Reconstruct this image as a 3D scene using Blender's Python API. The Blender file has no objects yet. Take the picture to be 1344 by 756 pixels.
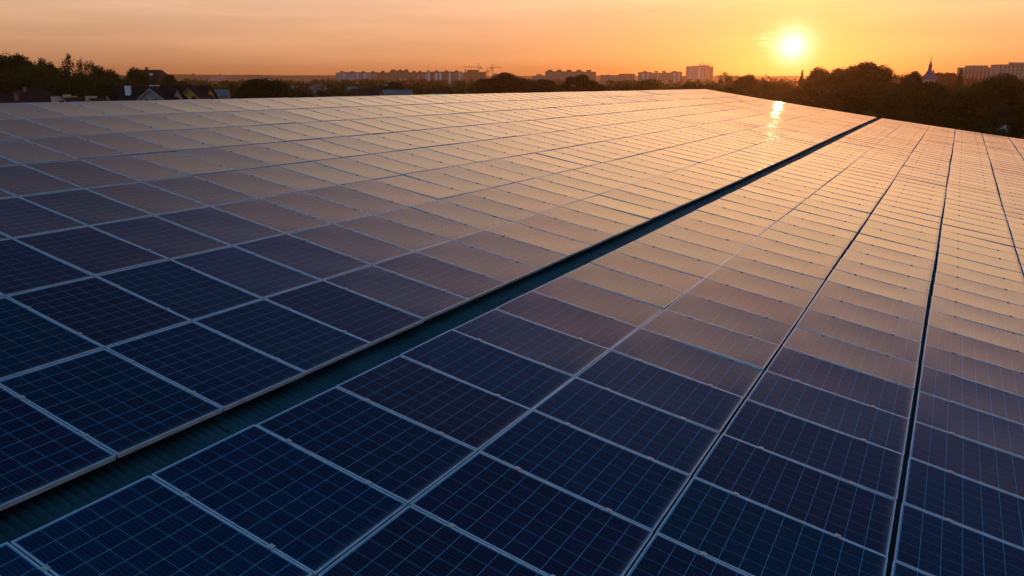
import bpy, bmesh, math, random
from mathutils import Vector, Matrix, noise
R = math.radians
scene = bpy.context.scene
COL = scene.collection
rnd = random.Random(7)

# ------------------------------------------------------------------ camera frame
F_PX, W_PX, H_PX, HOR = 1006.26, 1344.0, 756.0, 102.0
PITCH = math.atan((378 - HOR) / F_PX)
CAM = Vector((0, 0, 10.5))
C2W = Matrix(((1, 0, 0), (0, -math.sin(PITCH), math.cos(PITCH)), (0, -math.cos(PITCH), -math.sin(PITCH))))
RM = Matrix(((0.8570067787249448, 0.49204531014761743, 0.1530712055908235),
             (0.29378249469291795, -0.22249141807904182, -0.9296178863874504),
             (-0.42335709162750407, 0.8416584709020637, -0.33523095221896093)))
G3 = C2W @ RM                                     # roof frame -> world
GC = Vector((4.3366, -2.1777, 3.6372))
K = (0.388, 0.262, 0.025, -0.141, -0.083, 0.001)


def zg(u, v):
    V = max(v, 0) / 40
    return V * V * (K[0] + K[1] * u / 10 + K[2] * u * u / 100) + V ** 3 * (K[3] + K[4] * u / 10) + K[5] * u * u / 100


def g2w(u, v, h=0.0):
    return CAM + G3 @ (Vector((u, v, zg(u, v) + h)) - GC)


def at(x, y, Y):
    """point of the place lying Y metres ahead, seen at photograph position x, y"""
    d = C2W @ Vector(((x - 672) / F_PX, (y - 378) / F_PX, 1))
    return CAM + d * (Y / d.y)


def to_px(p):
    c = C2W.transposed() @ (p - CAM)
    if c.z < 0.05:
        return None
    return (672 + F_PX * c.x / c.z, 378 + F_PX * c.y / c.z)


SUN_DIR = (C2W @ Vector(((1040 - 672) / F_PX, (62 - 378) / F_PX, 1))).normalized()
SUN_EL = math.asin(SUN_DIR.z)
SUN_AZ = math.atan2(SUN_DIR.x, SUN_DIR.y)         # clockwise from +Y

# ------------------------------------------------------------------ helpers


def tag(o, label=None, cat=None, group=None, kind=None):
    if label: o['label'] = label
    if cat: o['category'] = cat
    if group: o['group'] = group
    if kind: o['kind'] = kind
    return o


def empty(name, loc, rz=0.0):
    o = bpy.data.objects.new(name, None)
    COL.objects.link(o)
    o.location = loc
    o.rotation_euler = (0, 0, rz)
    o.empty_display_size = 0.2
    return o


class MB:
    def __init__(self):
        self.v, self.f, self.mi, self.uv = [], [], [], []

    def face(self, pts, mi=0, uv=None):
        n = len(self.v)
        self.v += [tuple(p) for p in pts]
        self.f.append(tuple(range(n, n + len(pts))))
        self.mi.append(mi)
        self.uv.append(uv or [(0, 0)] * len(pts))

    def box(self, x0, x1, y0, y1, z0, z1, mi=0, M=None, top=True, bottom=True):
        c = [Vector((x, y, z)) for z in (z0, z1) for y in (y0, y1) for x in (x0, x1)]
        if M is not None: c = [M @ p for p in c]
        q = [(0, 1, 5, 4), (2, 6, 7, 3), (0, 4, 6, 2), (1, 3, 7, 5)]
        if top: q.append((4, 5, 7, 6))
        if bottom: q.append((0, 2, 3, 1))
        n = len(self.v)
        self.v += [tuple(p) for p in c]
        for f in q:
            self.f.append(tuple(n + i for i in f)); self.mi.append(mi); self.uv.append([(0, 0)] * 4)

    def tube(self, a, b, r0, r1, n=7, mi=0, cap=True):
        a, b = Vector(a), Vector(b)
        d = (b - a).normalized()
        s = d.orthogonal().normalized(); t = d.cross(s)
        k = len(self.v)
        for p, r in ((a, r0), (b, r1)):
            for i in range(n):
                an = 2 * math.pi * i / n
                self.v.append(tuple(p + s * (r * math.cos(an)) + t * (r * math.sin(an))))
        for i in range(n):
            j = (i + 1) % n
            self.f.append((k + i, k + j, k + n + j, k + n + i)); self.mi.append(mi); self.uv.append([(0, 0)] * 4)
        if cap:
            self.f.append(tuple(k + n + i for i in range(n))); self.mi.append(mi); self.uv.append([(0, 0)] * n)
            self.f.append(tuple(k + n - 1 - i for i in range(n))); self.mi.append(mi); self.uv.append([(0, 0)] * n)

    def lathe(self, prof, n=16, mi=0, c=(0, 0, 0)):
        k = len(self.v)
        for r, z in prof:
            for i in range(n):
                an = 2 * math.pi * i / n
                self.v.append((c[0] + r * math.cos(an), c[1] + r * math.sin(an), c[2] + z))
        for m in range(len(prof) - 1):
            for i in range(n):
                j = (i + 1) % n
                self.f.append((k + m * n + i, k + m * n + j, k + (m + 1) * n + j, k + (m + 1) * n + i))
                self.mi.append(mi); self.uv.append([(0, 0)] * 4)

    def mesh(self, name, mats, smooth=False):
        me = bpy.data.meshes.new(name)
        me.from_pydata(self.v, [], self.f)
        for m in (mats if isinstance(mats, (list, tuple)) else [mats]): me.materials.append(m)
        me.polygons.foreach_set('material_index', self.mi)
        uvl = me.uv_layers.new(name='UVMap')
        flat = []
        for u in self.uv:
            for q in u: flat += [q[0], q[1]]
        uvl.data.foreach_set('uv', flat)
        if smooth: me.polygons.foreach_set('use_smooth', [True] * len(self.f))
        me.update()
        return me

    def build(self, name, mats, parent=None, smooth=False):
        o = bpy.data.objects.new(name, self.mesh(name, mats, smooth))
        COL.objects.link(o)
        if parent is not None: o.parent = parent
        return o


# ------------------------------------------------------------------ materials
class NT:
    def __init__(self, name):
        self.m = bpy.data.materials.new(name); self.m.use_nodes = True
        self.t = self.m.node_tree; self.t.nodes.clear()
        self.out = self.t.nodes.new('ShaderNodeOutputMaterial')
        self.b = self.t.nodes.new('ShaderNodeBsdfPrincipled')
        self.t.links.new(self.b.outputs[0], self.out.inputs[0])

    def n(self, typ, **kw):
        q = self.t.nodes.new(typ)
        for k, v in kw.items(): setattr(q, k, v)
        return q

    def l(self, a, b): self.t.links.new(a, b)

    def math(self, op, a, b=None, c=None):
        q = self.n('ShaderNodeMath', operation=op)
        for i, x in enumerate((a, b, c)):
            if x is None: continue
            if isinstance(x, (int, float)): q.inputs[i].default_value = x
            else: self.l(x, q.inputs[i])
        return q.outputs[0]

    def mix(self, f, a, b):
        q = self.n('ShaderNodeMix', data_type='RGBA')
        for i, x in ((0, f), (6, a), (7, b)):
            if isinstance(x, (int, float)): q.inputs[i].default_value = x
            elif isinstance(x, (tuple, list)): q.inputs[i].default_value = (*x, 1)
            else: self.l(x, q.inputs[i])
        return q.outputs[2]

    def noise(self, scale, detail=3, vec=None, rough=0.5):
        q = self.n('ShaderNodeTexNoise'); q.inputs['Scale'].default_value = scale
        q.inputs['Detail'].default_value = detail; q.inputs['Roughness'].default_value = rough
        if vec is not None: self.l(vec, q.inputs['Vector'])
        return q.outputs[0]

    def ramp(self, f, lo, hi):
        q = self.n('ShaderNodeMapRange'); q.inputs[1].default_value = lo; q.inputs[2].default_value = hi
        self.l(f, q.inputs[0]); return q.outputs[0]


def simple(name, col, col2=None, scale=1.0, rough=0.7, metal=0.0, vec='Object', lo=0.35, hi=0.65, spec=0.5, bump=0.0):
    t = NT(name)
    t.b.inputs['Roughness'].default_value = rough; t.b.inputs['Metallic'].default_value = metal
    t.b.inputs['Specular IOR Level'].default_value = spec
    tc = t.n('ShaderNodeTexCoord')
    if vec == 'World':
        g = t.n('ShaderNodeNewGeometry'); v = g.outputs['Position']
    else: v = tc.outputs[vec]
    nz = t.noise(scale, 5, v)
    t.l(t.mix(t.ramp(nz, lo, hi), col, col2 or tuple(c * 0.8 for c in col)), t.b.inputs['Base Color'])
    if bump:
        bp = t.n('ShaderNodeBump'); bp.inputs['Strength'].default_value = bump
        t.l(t.noise(scale * 6, 4, v), bp.inputs['Height']); t.l(bp.outputs[0], t.b.inputs['Normal'])
    return t.m


PL, PWD = 1.640, 0.992      # panel long side, short side


def cell_material(name, cell, tint, spec):
    """poly-crystalline laminate behind glass: 10 x 6 cells, busbars, lower-edge dust"""
    t = NT(name)
    uv = t.n('ShaderNodeUVMap', uv_map='UVMap')
    sp = t.n('ShaderNodeSeparateXYZ'); t.l(uv.outputs[0], sp.inputs[0])
    X = t.math('MULTIPLY', sp.outputs[0], PL); Y = t.math('MULTIPLY', sp.outputs[1], PWD)
    px, py = 0.1600, 0.1600
    mx, my = (PL - 10 * px) / 2, (PWD - 6 * py) / 2
    cx = t.math('DIVIDE', t.math('SUBTRACT', X, mx), px); cy = t.math('DIVIDE', t.math('SUBTRACT', Y, my), py)
    fx = t.math('ABSOLUTE', t.math('SUBTRACT', t.math('FRACT', cx), 0.5)); fy = t.math('ABSOLUTE', t.math('SUBTRACT', t.math('FRACT', cy), 0.5))
    gx = t.math('GREATER_THAN', fx, 0.5 - 0.0088); gy = t.math('GREATER_THAN', fy, 0.5 - 0.0080)
    # outside of the cell field
    bx = t.math('GREATER_THAN', t.math('ABSOLUTE', t.math('SUBTRACT', cx, 5.0)), 5.0)
    by = t.math('GREATER_THAN', t.math('ABSOLUTE', t.math('SUBTRACT', cy, 3.0)), 3.0)
    border = t.math('MAXIMUM', bx, by)
    # busbars: five a cell, running along the long side
    bf = t.math('ABSOLUTE', t.math('SUBTRACT', t.math('FRACT', t.math('MULTIPLY', cy, 5.0)), 0.5))
    bus = t.math('LESS_THAN', bf, 0.035)
    # crystals and slight cell-to-cell tone
    oi = t.n('ShaderNodeObjectInfo')
    comb = t.n('ShaderNodeCombineXYZ'); t.l(X, comb.inputs[0]); t.l(Y, comb.inputs[1])
    t.l(t.math('MULTIPLY', oi.outputs['Random'], 37.0), comb.inputs[2])
    vo = t.n('ShaderNodeTexVoronoi'); vo.inputs['Scale'].default_value = 70; t.l(comb.outputs[0], vo.inputs['Vector'])
    vsep = t.n('ShaderNodeSeparateColor'); t.l(vo.outputs['Color'], vsep.inputs[0])
    fl = t.n('ShaderNodeCombineXYZ'); t.l(t.math('FLOOR', cx), fl.inputs[0]); t.l(t.math('FLOOR', cy), fl.inputs[1]); t.l(oi.outputs['Random'], fl.inputs[2])
    wn = t.n('ShaderNodeTexWhiteNoise'); t.l(fl.outputs[0], wn.inputs['Vector'])
    tone = t.math('ADD', t.math('MULTIPLY', vsep.outputs[0], 0.5), t.math('MULTIPLY', wn.outputs['Value'], 0.5))
    c = t.mix(tone, tuple(q * 0.35 for q in cell), tuple(q * 0.95 for q in cell))
    c = t.mix(t.math('MULTIPLY', bus, 0.35), c, (0.10, 0.15, 0.22))
    c = t.mix(t.math('MULTIPLY', gy, 0.6), c, tint)
    c = t.mix(t.math('MULTIPLY', gx, 0.95), c, tint)
    c = t.mix(t.math('MULTIPLY', border, 0.6), c, tint)
    # dust washed down to the lower long... edge, and a thin film with streaks
    dn = t.noise(9, 5, comb.outputs[0], 0.6)
    edge = t.ramp(t.math('ADD', sp.outputs[0], t.math('MULTIPLY', dn, 0.03)), 0.962, 1.02)
    edge = t.math('POWER', edge, 1.5)
    film = t.math('MULTIPLY', t.ramp(t.noise(2.2, 4, comb.outputs[0], 0.6), 0.4, 0.8), 0.010)
    dust = t.math('MINIMUM', t.math('ADD', t.math('MULTIPLY', edge, 0.6), film), 1.0)
    c = t.mix(dust, c, (0.10, 0.095, 0.085))
    t.l(c, t.b.inputs['Base Color'])
    t.l(t.math('ADD', t.math('MULTIPLY', dust, 0.35), ROUGH), t.b.inputs['Roughness'])
    t.b.inputs['IOR'].default_value = IOR
    t.b.inputs['Specular Tint'].default_value = (*spec, 1)
    geo = t.n('ShaderNodeNewGeometry')
    bp = t.n('ShaderNodeBump'); bp.inputs['Strength'].default_value = 0.003; bp.inputs['Distance'].default_value = 0.01
    t.l(t.noise(3.0, 2, geo.outputs['Position']), bp.inputs['Height']); t.l(bp.outputs[0], t.b.inputs['Normal'])
    return t.m


ROUGH, IOR = 0.085, 1.55
LINE = (0.16, 0.44, 0.66)
CELLS = [cell_material('cells_navy', (0.0045, 0.011, 0.036), LINE, (0.42, 0.66, 0.95)),
         cell_material('cells_blue', (0.003, 0.014, 0.045), LINE, (0.32, 0.66, 1.0)),
         cell_material('cells_violet', (0.007, 0.009, 0.032), LINE, (0.55, 0.60, 0.92)),
         cell_material('cells_plum', (0.010, 0.009, 0.027), LINE, (0.60, 0.58, 0.86)),
         cell_material('cells_teal', (0.002, 0.017, 0.038), LINE, (0.34, 0.66, 0.97))]
M_ALU = simple('anodised_aluminium', (0.76, 0.84, 0.90), (0.58, 0.66, 0.72), 9, rough=0.32, metal=0.5)
M_CLAMP = simple('clamp_steel', (0.66, 0.66, 0.65), (0.45, 0.45, 0.45), 40, rough=0.38, metal=0.7)
M_RAIL = simple('rail_aluminium', (0.42, 0.44, 0.46), (0.3, 0.31, 0.33), 3, rough=0.5, metal=0.6)
M_ROOF = simple('coated_roof_steel', (0.018, 0.062, 0.074), (0.008, 0.034, 0.042), 1.7, rough=0.5, metal=0.0, spec=0.25, vec='World')
M_RTRIM = simple('roof_trim', (0.10, 0.05, 0.04), (0.07, 0.035, 0.03), 3, rough=0.6)
M_CLAD = simple('wall_cladding', (0.45, 0.46, 0.46), (0.38, 0.39, 0.4), 0.6, rough=0.6)
M_DOOR = simple('painted_steel_door', (0.10, 0.16, 0.22), None, 2, rough=0.5)

# ------------------------------------------------------------------ the solar field
LB = [-0.397, -2.032, -3.698, -5.383, -7.049, -8.756, -10.474, -12.168, -13.855]
RB = [0.0, 1.637, 3.297, 4.990, 6.675, 8.360, 10.05, 11.74, 13.43]
cols = []                                        # (side, index, centre u, phase)
for k in range(8):
    c = (LB[k] + LB[k + 1]) / 2 if k else LB[0] - PL / 2 + 0.002
    cols.append(('L', k, c, 1.0027))
for k in range(8):
    c = (RB[k] + RB[k + 1]) / 2 if k else -0.010 + PL / 2
    cols.append(('R', k, c, 0.0))
PITCH_V = 1.01
V_END, V_START = 63.9, -6.2


SAG = 0.0065


def sheet_points(nx, ny, lip, drop):
    """the laminate sags a few millimetres between its frame members"""
    hx, hy = PL / 2 - lip, PWD / 2 - lip
    pts = []
    for b in range(ny + 1):
        for a in range(nx + 1):
            x, y = -1 + 2 * a / nx, -1 + 2 * b / ny
            pts.append((Vector((x * hx, y * hy, -drop - SAG * (1 - x * x) * (1 - 0.55 * y * y))), ((x * hx + PL / 2) / PL, (y * hy + PWD / 2) / PWD)))
    return pts


def add_sheet(mb, nx, ny, lip, drop, mi=0, M=None):
    pts = sheet_points(nx, ny, lip, drop); n = len(mb.v)
    for p, _ in pts:
        q = M @ p if M is not None else p
        mb.v.append((q.x, q.y, q.z))
    for b in range(ny):
        for a in range(nx):
            f = [b * (nx + 1) + a, b * (nx + 1) + a + 1, (b + 1) * (nx + 1) + a + 1, (b + 1) * (nx + 1) + a]
            mb.f.append(tuple(n + i for i in f)); mb.mi.append(mi); mb.uv.append([pts[i][1] for i in f])


def panel_meshes():
    out = []
    lip, dep, drop = 0.0078, 0.038, 0.0022
    hx, hy = PL / 2, PWD / 2
    fr = MB()
    for (x0, x1, y0, y1) in ((-hx, hx, -hy, -hy + lip), (-hx, hx, hy - lip, hy), (-hx, -hx + lip, -hy + lip, hy - lip), (hx - lip, hx, -hy + lip, hy - lip)):
        fr.box(x0, x1, y0, y1, -dep, 0)
    frame = fr.mesh('panel_frame', M_ALU)
    lam = []
    for m in CELLS:
        b = MB()
        add_sheet(b, 12, 8, lip, drop)
        lam.append(b.mesh('panel_glass', m, True))
    cl = MB()
    cl.box(-0.022, 0.022, -0.024, 0.024, 0.0005, 0.0055)
    cl.box(-0.022, 0.022, -0.0075, 0.0075, -0.045, 0.0005)
    cl.tube((0, 0, 0.0055), (0, 0, 0.011), 0.0075, 0.007, 6)
    clamp = cl.mesh('clamp', M_CLAMP)
    return frame, lam, clamp


FRAME, LAM, CLAMP = panel_meshes()
panels = []
for side, k, uc, ph in cols:
    i0 = math.ceil((V_START - ph) / PITCH_V)
    i1 = int((V_END - ph) / PITCH_V)
    for i in range(i0, i1):
        vc = ph + (i + 0.5) * PITCH_V
        e = 0.3
        c = g2w(uc, vc)
        tu = (g2w(uc + e, vc) - g2w(uc - e, vc)).normalized()
        tv = (g2w(uc, vc + e) - g2w(uc, vc - e)).normalized()
        n = tu.cross(tv).normalized(); tv = n.cross(tu)
        # each panel sits a hair differently on its rails; the columns snake a little
        j = random.Random(k * 1000 + i * 7 + (5 if side == 'L' else 0))
        wob = 0.010 * math.sin(vc * 0.23 + k * 1.3 + (2 if side == 'L' else 0)) + 0.006 * math.sin(vc * 0.71 + k)
        M = Matrix((tu, tv, n)).transposed().to_4x4()
        M = Matrix.Translation(c + n * (j.uniform(-0.002, 0.002)) + tu * wob) @ M @ \
            Matrix.Rotation(R(j.gauss(0, 0.26)), 4, 'X') @ Matrix.Rotation(R(j.gauss(0, 0.22)), 4, 'Y') @ Matrix.Rotation(R(j.gauss(0, 0.05)), 4, 'Z')
        q = [to_px(M @ Vector((sx * PL / 2, sy * PWD / 2, 0))) for sx, sy in ((-1, -1), (1, -1), (1, 1), (-1, 1))]
        area = 0
        if all(q):
            poly = q
            for ax, lim, sg in ((0, 0, 1), (0, W_PX, -1), (1, 0, 1), (1, H_PX, -1)):      # clip to the picture
                new = []
                for a in range(len(poly)):
                    P, Q = poly[a], poly[(a + 1) % len(poly)]
                    pi, qi = sg * (P[ax] - lim) >= 0, sg * (Q[ax] - lim) >= 0
                    if pi: new.append(P)
                    if pi != qi:
                        s = (lim - P[ax]) / (Q[ax] - P[ax])
                        new.append((P[0] + s * (Q[0] - P[0]), P[1] + s * (Q[1] - P[1])))
                poly = new
                if not poly: break
            area = abs(sum(poly[a][0] * poly[(a + 1) % len(poly)][1] - poly[(a + 1) % len(poly)][0] * poly[a][1] for a in range(len(poly)))) / 2 if poly else 0
        mi = j.choices(range(5), (5, 5, 4, 2.2, 2))[0]
        panels.append(dict(side=side, k=k, i=i, M=M, area=area, mi=mi, last=(i == i1 - 1)))

vis = [p for p in panels if p['area'] > 12]
vis.sort(key=lambda p: -p['area'])
single = vis[:300]
for s in 'LR':                                    # number every column from its near end, as one counts them in the photo
    for k in range(8):
        for r_, p in enumerate(sorted([p for p in vis if p['side'] == s and p['k'] == k], key=lambda p: p['i'])): p['rank'] = r_ + 1
ORD = ('first second third fourth fifth sixth seventh eighth ninth tenth eleventh twelfth thirteenth fourteenth fifteenth sixteenth '
       'seventeenth eighteenth nineteenth twentieth').split()


def ordn(n):
    if n <= 20: return ORD[n - 1]
    tens = {2: 'twenty', 3: 'thirty', 4: 'forty', 5: 'fifty'}[n // 10]
    return tens[:-1] + 'ieth' if n % 10 == 0 else tens + '-' + ORD[n % 10 - 1]


TONE = ['navy', 'blue', 'dusky violet', 'plum-tinted', 'teal-blue']
single_ids = set()
for p in single:
    single_ids.add(id(p))
    o = bpy.data.objects.new('solar_panel', None); COL.objects.link(o)
    o.matrix_world = p['M']; o.empty_display_size = 0.1
    sidew = 'left' if p['side'] == 'L' else 'right'
    far = p['rank'] > 14
    tone = TONE[p['mi']] if not far else ('sunset-lit' if p['side'] == 'R' else 'dusk-lit')
    tag(o, f"{tone} solar panel, {ordn(p['k'] + 1)} column {sidew} of the roof gap, {ordn(p['rank'])} from its near end", 'solar panel',
        'solar panels laid in columns on the roof')
    for nm, me in (('frame', FRAME), ('glass', LAM[p['mi']])):
        c = bpy.data.objects.new(nm, me); COL.objects.link(c); c.parent = o
    if not p['last']:
        for sx in (-1, 1):
            c = bpy.data.objects.new('clamp', CLAMP); COL.objects.link(c); c.parent = o
            c.location = (sx * PL * 0.262, PITCH_V / 2, 0)

mass = MB()
lip, dep, drop = 0.0078, 0.038, 0.0022
for p in panels:
    if id(p) in single_ids: continue
    M = p['M']; hx, hy = PL / 2, PWD / 2
    for (x0, x1, y0, y1) in ((-hx, hx, -hy, -hy + lip), (-hx, hx, hy - lip, hy), (-hx, -hx + lip, -hy + lip, hy - lip), (hx - lip, hx, -hy + lip, hy - lip)):
        mass.box(x0, x1, y0, y1, -dep, 0, 5, M, bottom=False)
    add_sheet(mass, 6, 4, lip, drop, p['mi'], M)
    if not p['last']:
        for sx in (-1, 1):
            mass.box(sx * PL * 0.262 - 0.022, sx * PL * 0.262 + 0.022, PITCH_V / 2 - 0.024, PITCH_V / 2 + 0.024, 0.0005, 0.007, 6, M)
o = mass.build('solar_panels', CELLS + [M_ALU, M_CLAMP])
o.data.polygons.foreach_set('use_smooth', [m_ < 5 for m_ in mass.mi])
tag(o, 'far part of the solar field glowing peach under the low sun', 'solar panels', kind='stuff')

# rails under every column, carried on the crests of the roof sheet
for side, k, uc, ph in cols:
    for s_, du in ((-1, -PL * 0.262), (1, PL * 0.262)):
        b = MB(); vv = V_START + 0.0
        while vv < V_END - 0.6:
            v1 = min(vv + 3.0, V_END - 0.3)
            cs = []
            for v_ in (vv, v1):
                for (a, h) in ((-0.02, -0.112), (0.02, -0.112), (0.02, -0.046), (-0.02, -0.046)):
                    cs.append(g2w(uc + du + a, v_, h))
            for a in range(4):
                b2 = (a + 1) % 4
                b.face([cs[a], cs[b2], cs[4 + b2], cs[4 + a]])
            vv = v1
        sidew = 'left' if side == 'L' else 'right'
        edge = 'its ridge side' if s_ < 0 else 'its eave side'
        tag(b.build('mounting_rail', M_RAIL), f"grey rail under the {ordn(k + 1)} panel column {sidew} of the roof gap, on {edge}", 'rail', 'rails carrying the solar panels')

# cable connectors lying on the roof sheet in the gap
def ray_uv(x, y, h):
    d = RM.transposed() @ Vector(((x - 672) / F_PX, (y - 378) / F_PX, 1)); t = (h - GC.z) / d.z
    return (GC + d * t)


M_RUBBER = simple('black_rubber', (0.012, 0.012, 0.013), None, 3, rough=0.6)
for (x, y, lab) in ((293, 562, 'black cable connector lying in the roof gap near the bottom left'), (801, 321, 'small black cable connector lying in the roof gap near the centre of the photo')):
    q = ray_uv(x, y, -0.11); p = g2w(q.x, q.y, -0.112)
    o = empty('cable_connector', p); tag(o, lab, 'connector')
    du = (g2w(q.x + .1, q.y, -0.112) - p) * 10; dv = (g2w(q.x, q.y + .1, -0.112) - p) * 10
    b = MB(); b.tube(-du * .035, du * .035, .013, .013, 8); b.tube(du * .035, du * .055, .017, .012, 8); b.build('plug', M_RUBBER, o)
    b = MB(); pr = -du * .03
    for k in range(10):
        nx_ = -du * (.03 + .018 * (k + 1)) + dv * (.05 * math.sin(k * .5)); b.tube(pr, nx_, .004, .004, 5, cap=False); pr = nx_
    b.build('cable', M_RUBBER, o)

# ------------------------------------------------------------------ the warehouse under it
ware = empty('warehouse', g2w(0, 28) * 1)
ware.location.z = 0
WI = ware.matrix_basis.inverted() if False else Matrix.Translation(-ware.location)
tag(ware, 'long low warehouse with teal corrugated metal roof carrying all the solar panels', 'warehouse')


def wb(mb, name, mat, smooth=False):
    mb.v = [tuple(WI @ Vector(p)) for p in mb.v]
    return mb.build(name, mat, ware, smooth)


UE, UR = 14.3, -14.15                             # eave and ridge in roof coordinates
V0, V1 = V_START - 1.6, V_END + 0.15


def far_u(u):                                     # other slope mirrors this one about the ridge
    return u


def other(s, v, h=0.0):
    """point s metres down the other slope"""
    a = g2w(UR, v); b = g2w(UR + 1, v); d = (b - a)
    hz = Vector((d.x, d.y, 0)); m = Vector((-hz.x, -hz.y, d.z))
    return a + m * s + Vector((0, 0, h))


rs = MB()
us = [UR, -12, -10, -8, -6, -4, -3, -2, -1, -0.5, 0, 0.5, 1, 2, 3, 4, 5, 6, 8, 10, 12, UE]
P_ = 0.076; nv = int((V1 - V0) / P_ * 6)
for a in range(nv + 1):
    v = V0 + (V1 - V0) * a / nv
    h = -0.130 + 0.0115 * math.cos(2 * math.pi * v / P_)
    for u in us: rs.v.append(tuple(g2w(u, v, h)))
nu = len(us)
for a in range(nv):
    for b_ in range(nu - 1):
        rs.f.append((a * nu + b_, a * nu + b_ + 1, (a + 1) * nu + b_ + 1, (a + 1) * nu + b_)); rs.mi.append(0); rs.uv.append([(0, 0)] * 4)
wb(rs, 'roof_sheet', M_ROOF, True)
ro = MB(); n2 = 24
for a in range(n2):
    va, vb = V0 + (V1 - V0) * a / n2, V0 + (V1 - V0) * (a + 1) / n2
    ro.face([other(0, va, -0.125), other(0, vb, -0.125), other(28.4, vb, -0.125), other(28.4, va, -0.125)][::-1])
wb(ro, 'rear_roof_sheet', M_ROOF)
rc = MB()
for a in range(n2):
    va, vb = V0 + (V1 - V0) * a / n2, V0 + (V1 - V0) * (a + 1) / n2
    rc.face([g2w(UR + 0.24, va, -0.10), g2w(UR + 0.24, vb, -0.10), g2w(UR, vb, -0.075), g2w(UR, va, -0.075)])
    rc.face([g2w(UR, va, -0.075), g2w(UR, vb, -0.075), other(0.28, vb, -0.10), other(0.28, va, -0.10)])
wb(rc, 'ridge_cap', M_ROOF)
for v, nm in ((V0, 'wall'), (V1, 'wall')):
    w = MB(); e = -0.15
    top = [g2w(u, v, -0.145) for u in us]
    bot = [Vector((p.x, p.y, -0.3)) for p in top]
    for a in range(nu - 1): w.face([bot[a], bot[a + 1], top[a + 1], top[a]])
    a, b_ = other(0, v, -0.145), other(28.2, v, -0.145)
    w.face([Vector((b_.x, b_.y, -0.3)), Vector((a.x, a.y, -0.3)), a, b_])
    wb(w, nm, M_CLAD)
    t_ = MB(); d_ = 0.03 if v == V1 else -0.03
    for a in range(nu - 1):
        p0, p1 = us[a], us[a + 1]
        t_.face([g2w(p0, v + d_, -0.28), g2w(p1, v + d_, -0.28), g2w(p1, v + d_, -0.102), g2w(p0, v + d_, -0.102)])
        t_.face([g2w(p0, v + d_, -0.102), g2w(p1, v + d_, -0.102), g2w(p1, v - d_ * 3, -0.102), g2w(p0, v - d_ * 3, -0.102)])
    wb(t_, 'gable_trim', M_RTRIM)
for fn in (lambda v: g2w(UE - 0.25, v, -0.16), lambda v: other(28.1, v, -0.16)):
    w = MB()
    for a in range(n2):
        va, vb = V0 + (V1 - V0) * a / n2, V0 + (V1 - V0) * (a + 1) / n2
        A, B = fn(va), fn(vb)
        w.face([Vector((A.x, A.y, -0.3)), Vector((B.x, B.y, -0.3)), B, A])
    wb(w, 'wall', M_CLAD)
gt = MB()
for a in range(n2):
    va, vb = V0 + (V1 - V0) * a / n2, V0 + (V1 - V0) * (a + 1) / n2
    q = [(UE - 0.02, -0.15), (UE - 0.02, -0.28), (UE + 0.13, -0.28), (UE + 0.13, -0.13)]
    for z in range(3): gt.face([g2w(q[z][0], va, q[z][1]), g2w(q[z][0], vb, q[z][1]), g2w(q[z + 1][0], vb, q[z + 1][1]), g2w(q[z + 1][0], va, q[z + 1][1])])
wb(gt, 'rain_gutter', M_RAIL)
for vd in (8, 24, 40, 56):                        # roller doors in the eave wall
    d = MB(); A, B = g2w(UE - 0.2, vd, 0), g2w(UE - 0.2, vd + 4, 0)
    d.face([Vector((A.x, A.y, 0)), Vector((B.x, B.y, 0)), Vector((B.x, B.y, 3.6)), Vector((A.x, A.y, 3.6))])
    nrm = (G3 @ Vector((1, 0, 0))); nrm.z = 0; nrm.normalize()
    d.v = [tuple(Vector(p) + nrm * 0.05) for p in d.v]
    wb(d, 'roller_door', M_DOOR)

# ------------------------------------------------------------------ ground and hills
def ground_mat():
    t = NT('meadow_ground')
    g = t.n('ShaderNodeNewGeometry')
    a = t.noise(0.02, 6, g.outputs['Position'], 0.6); b = t.noise(0.6, 5, g.outputs['Position'], 0.6)
    c = t.mix(t.ramp(a, 0.35, 0.65), (0.035, 0.055, 0.016), (0.075, 0.065, 0.03))
    c = t.mix(t.math('MULTIPLY', t.ramp(b, 0.4, 0.7), 0.6), c, (0.03, 0.045, 0.012))
    t.l(c, t.b.inputs['Base Color']); t.b.inputs['Roughness'].default_value = 0.95
    t.b.inputs['Specular IOR Level'].default_value = 0.1
    return t.m


g = MB(); rings = [0, 30, 80, 160, 320, 640, 1300, 2600, 5200]
nseg = 48
g.v.append((0, 0, 0))
for r in rings[1:]:
    for i in range(nseg):
        a = 2 * math.pi * i / nseg
        g.v.append((r * math.cos(a), r * math.sin(a), 0))
for i in range(nseg):
    g.f.append((0, 1 + i, 1 + (i + 1) % nseg))
for k in range(len(rings) - 2):
    for i in range(nseg):
        j = (i + 1) % nseg; o_ = 1 + k * nseg
        g.f.append((o_ + i, o_ + nseg + i, o_ + nseg + j, o_ + j))
g.mi = [0] * len(g.f); g.uv = [[(0, 0)] * len(f) for f in g.f]
tag(g.build('ground', ground_mat()), kind='structure')
yard = MB()
A = [g2w(-46, V0 - 12, 0), g2w(28, V0 - 12, 0), g2w(28, V1 + 9, 0), g2w(-46, V1 + 9, 0)]
yard.face([Vector((p.x, p.y, 0.006)) for p in A])
tag(yard.build('yard', simple('asphalt', (0.055, 0.052, 0.05), (0.04, 0.04, 0.04), 0.5, rough=0.9, vec='World')), kind='structure')

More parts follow.
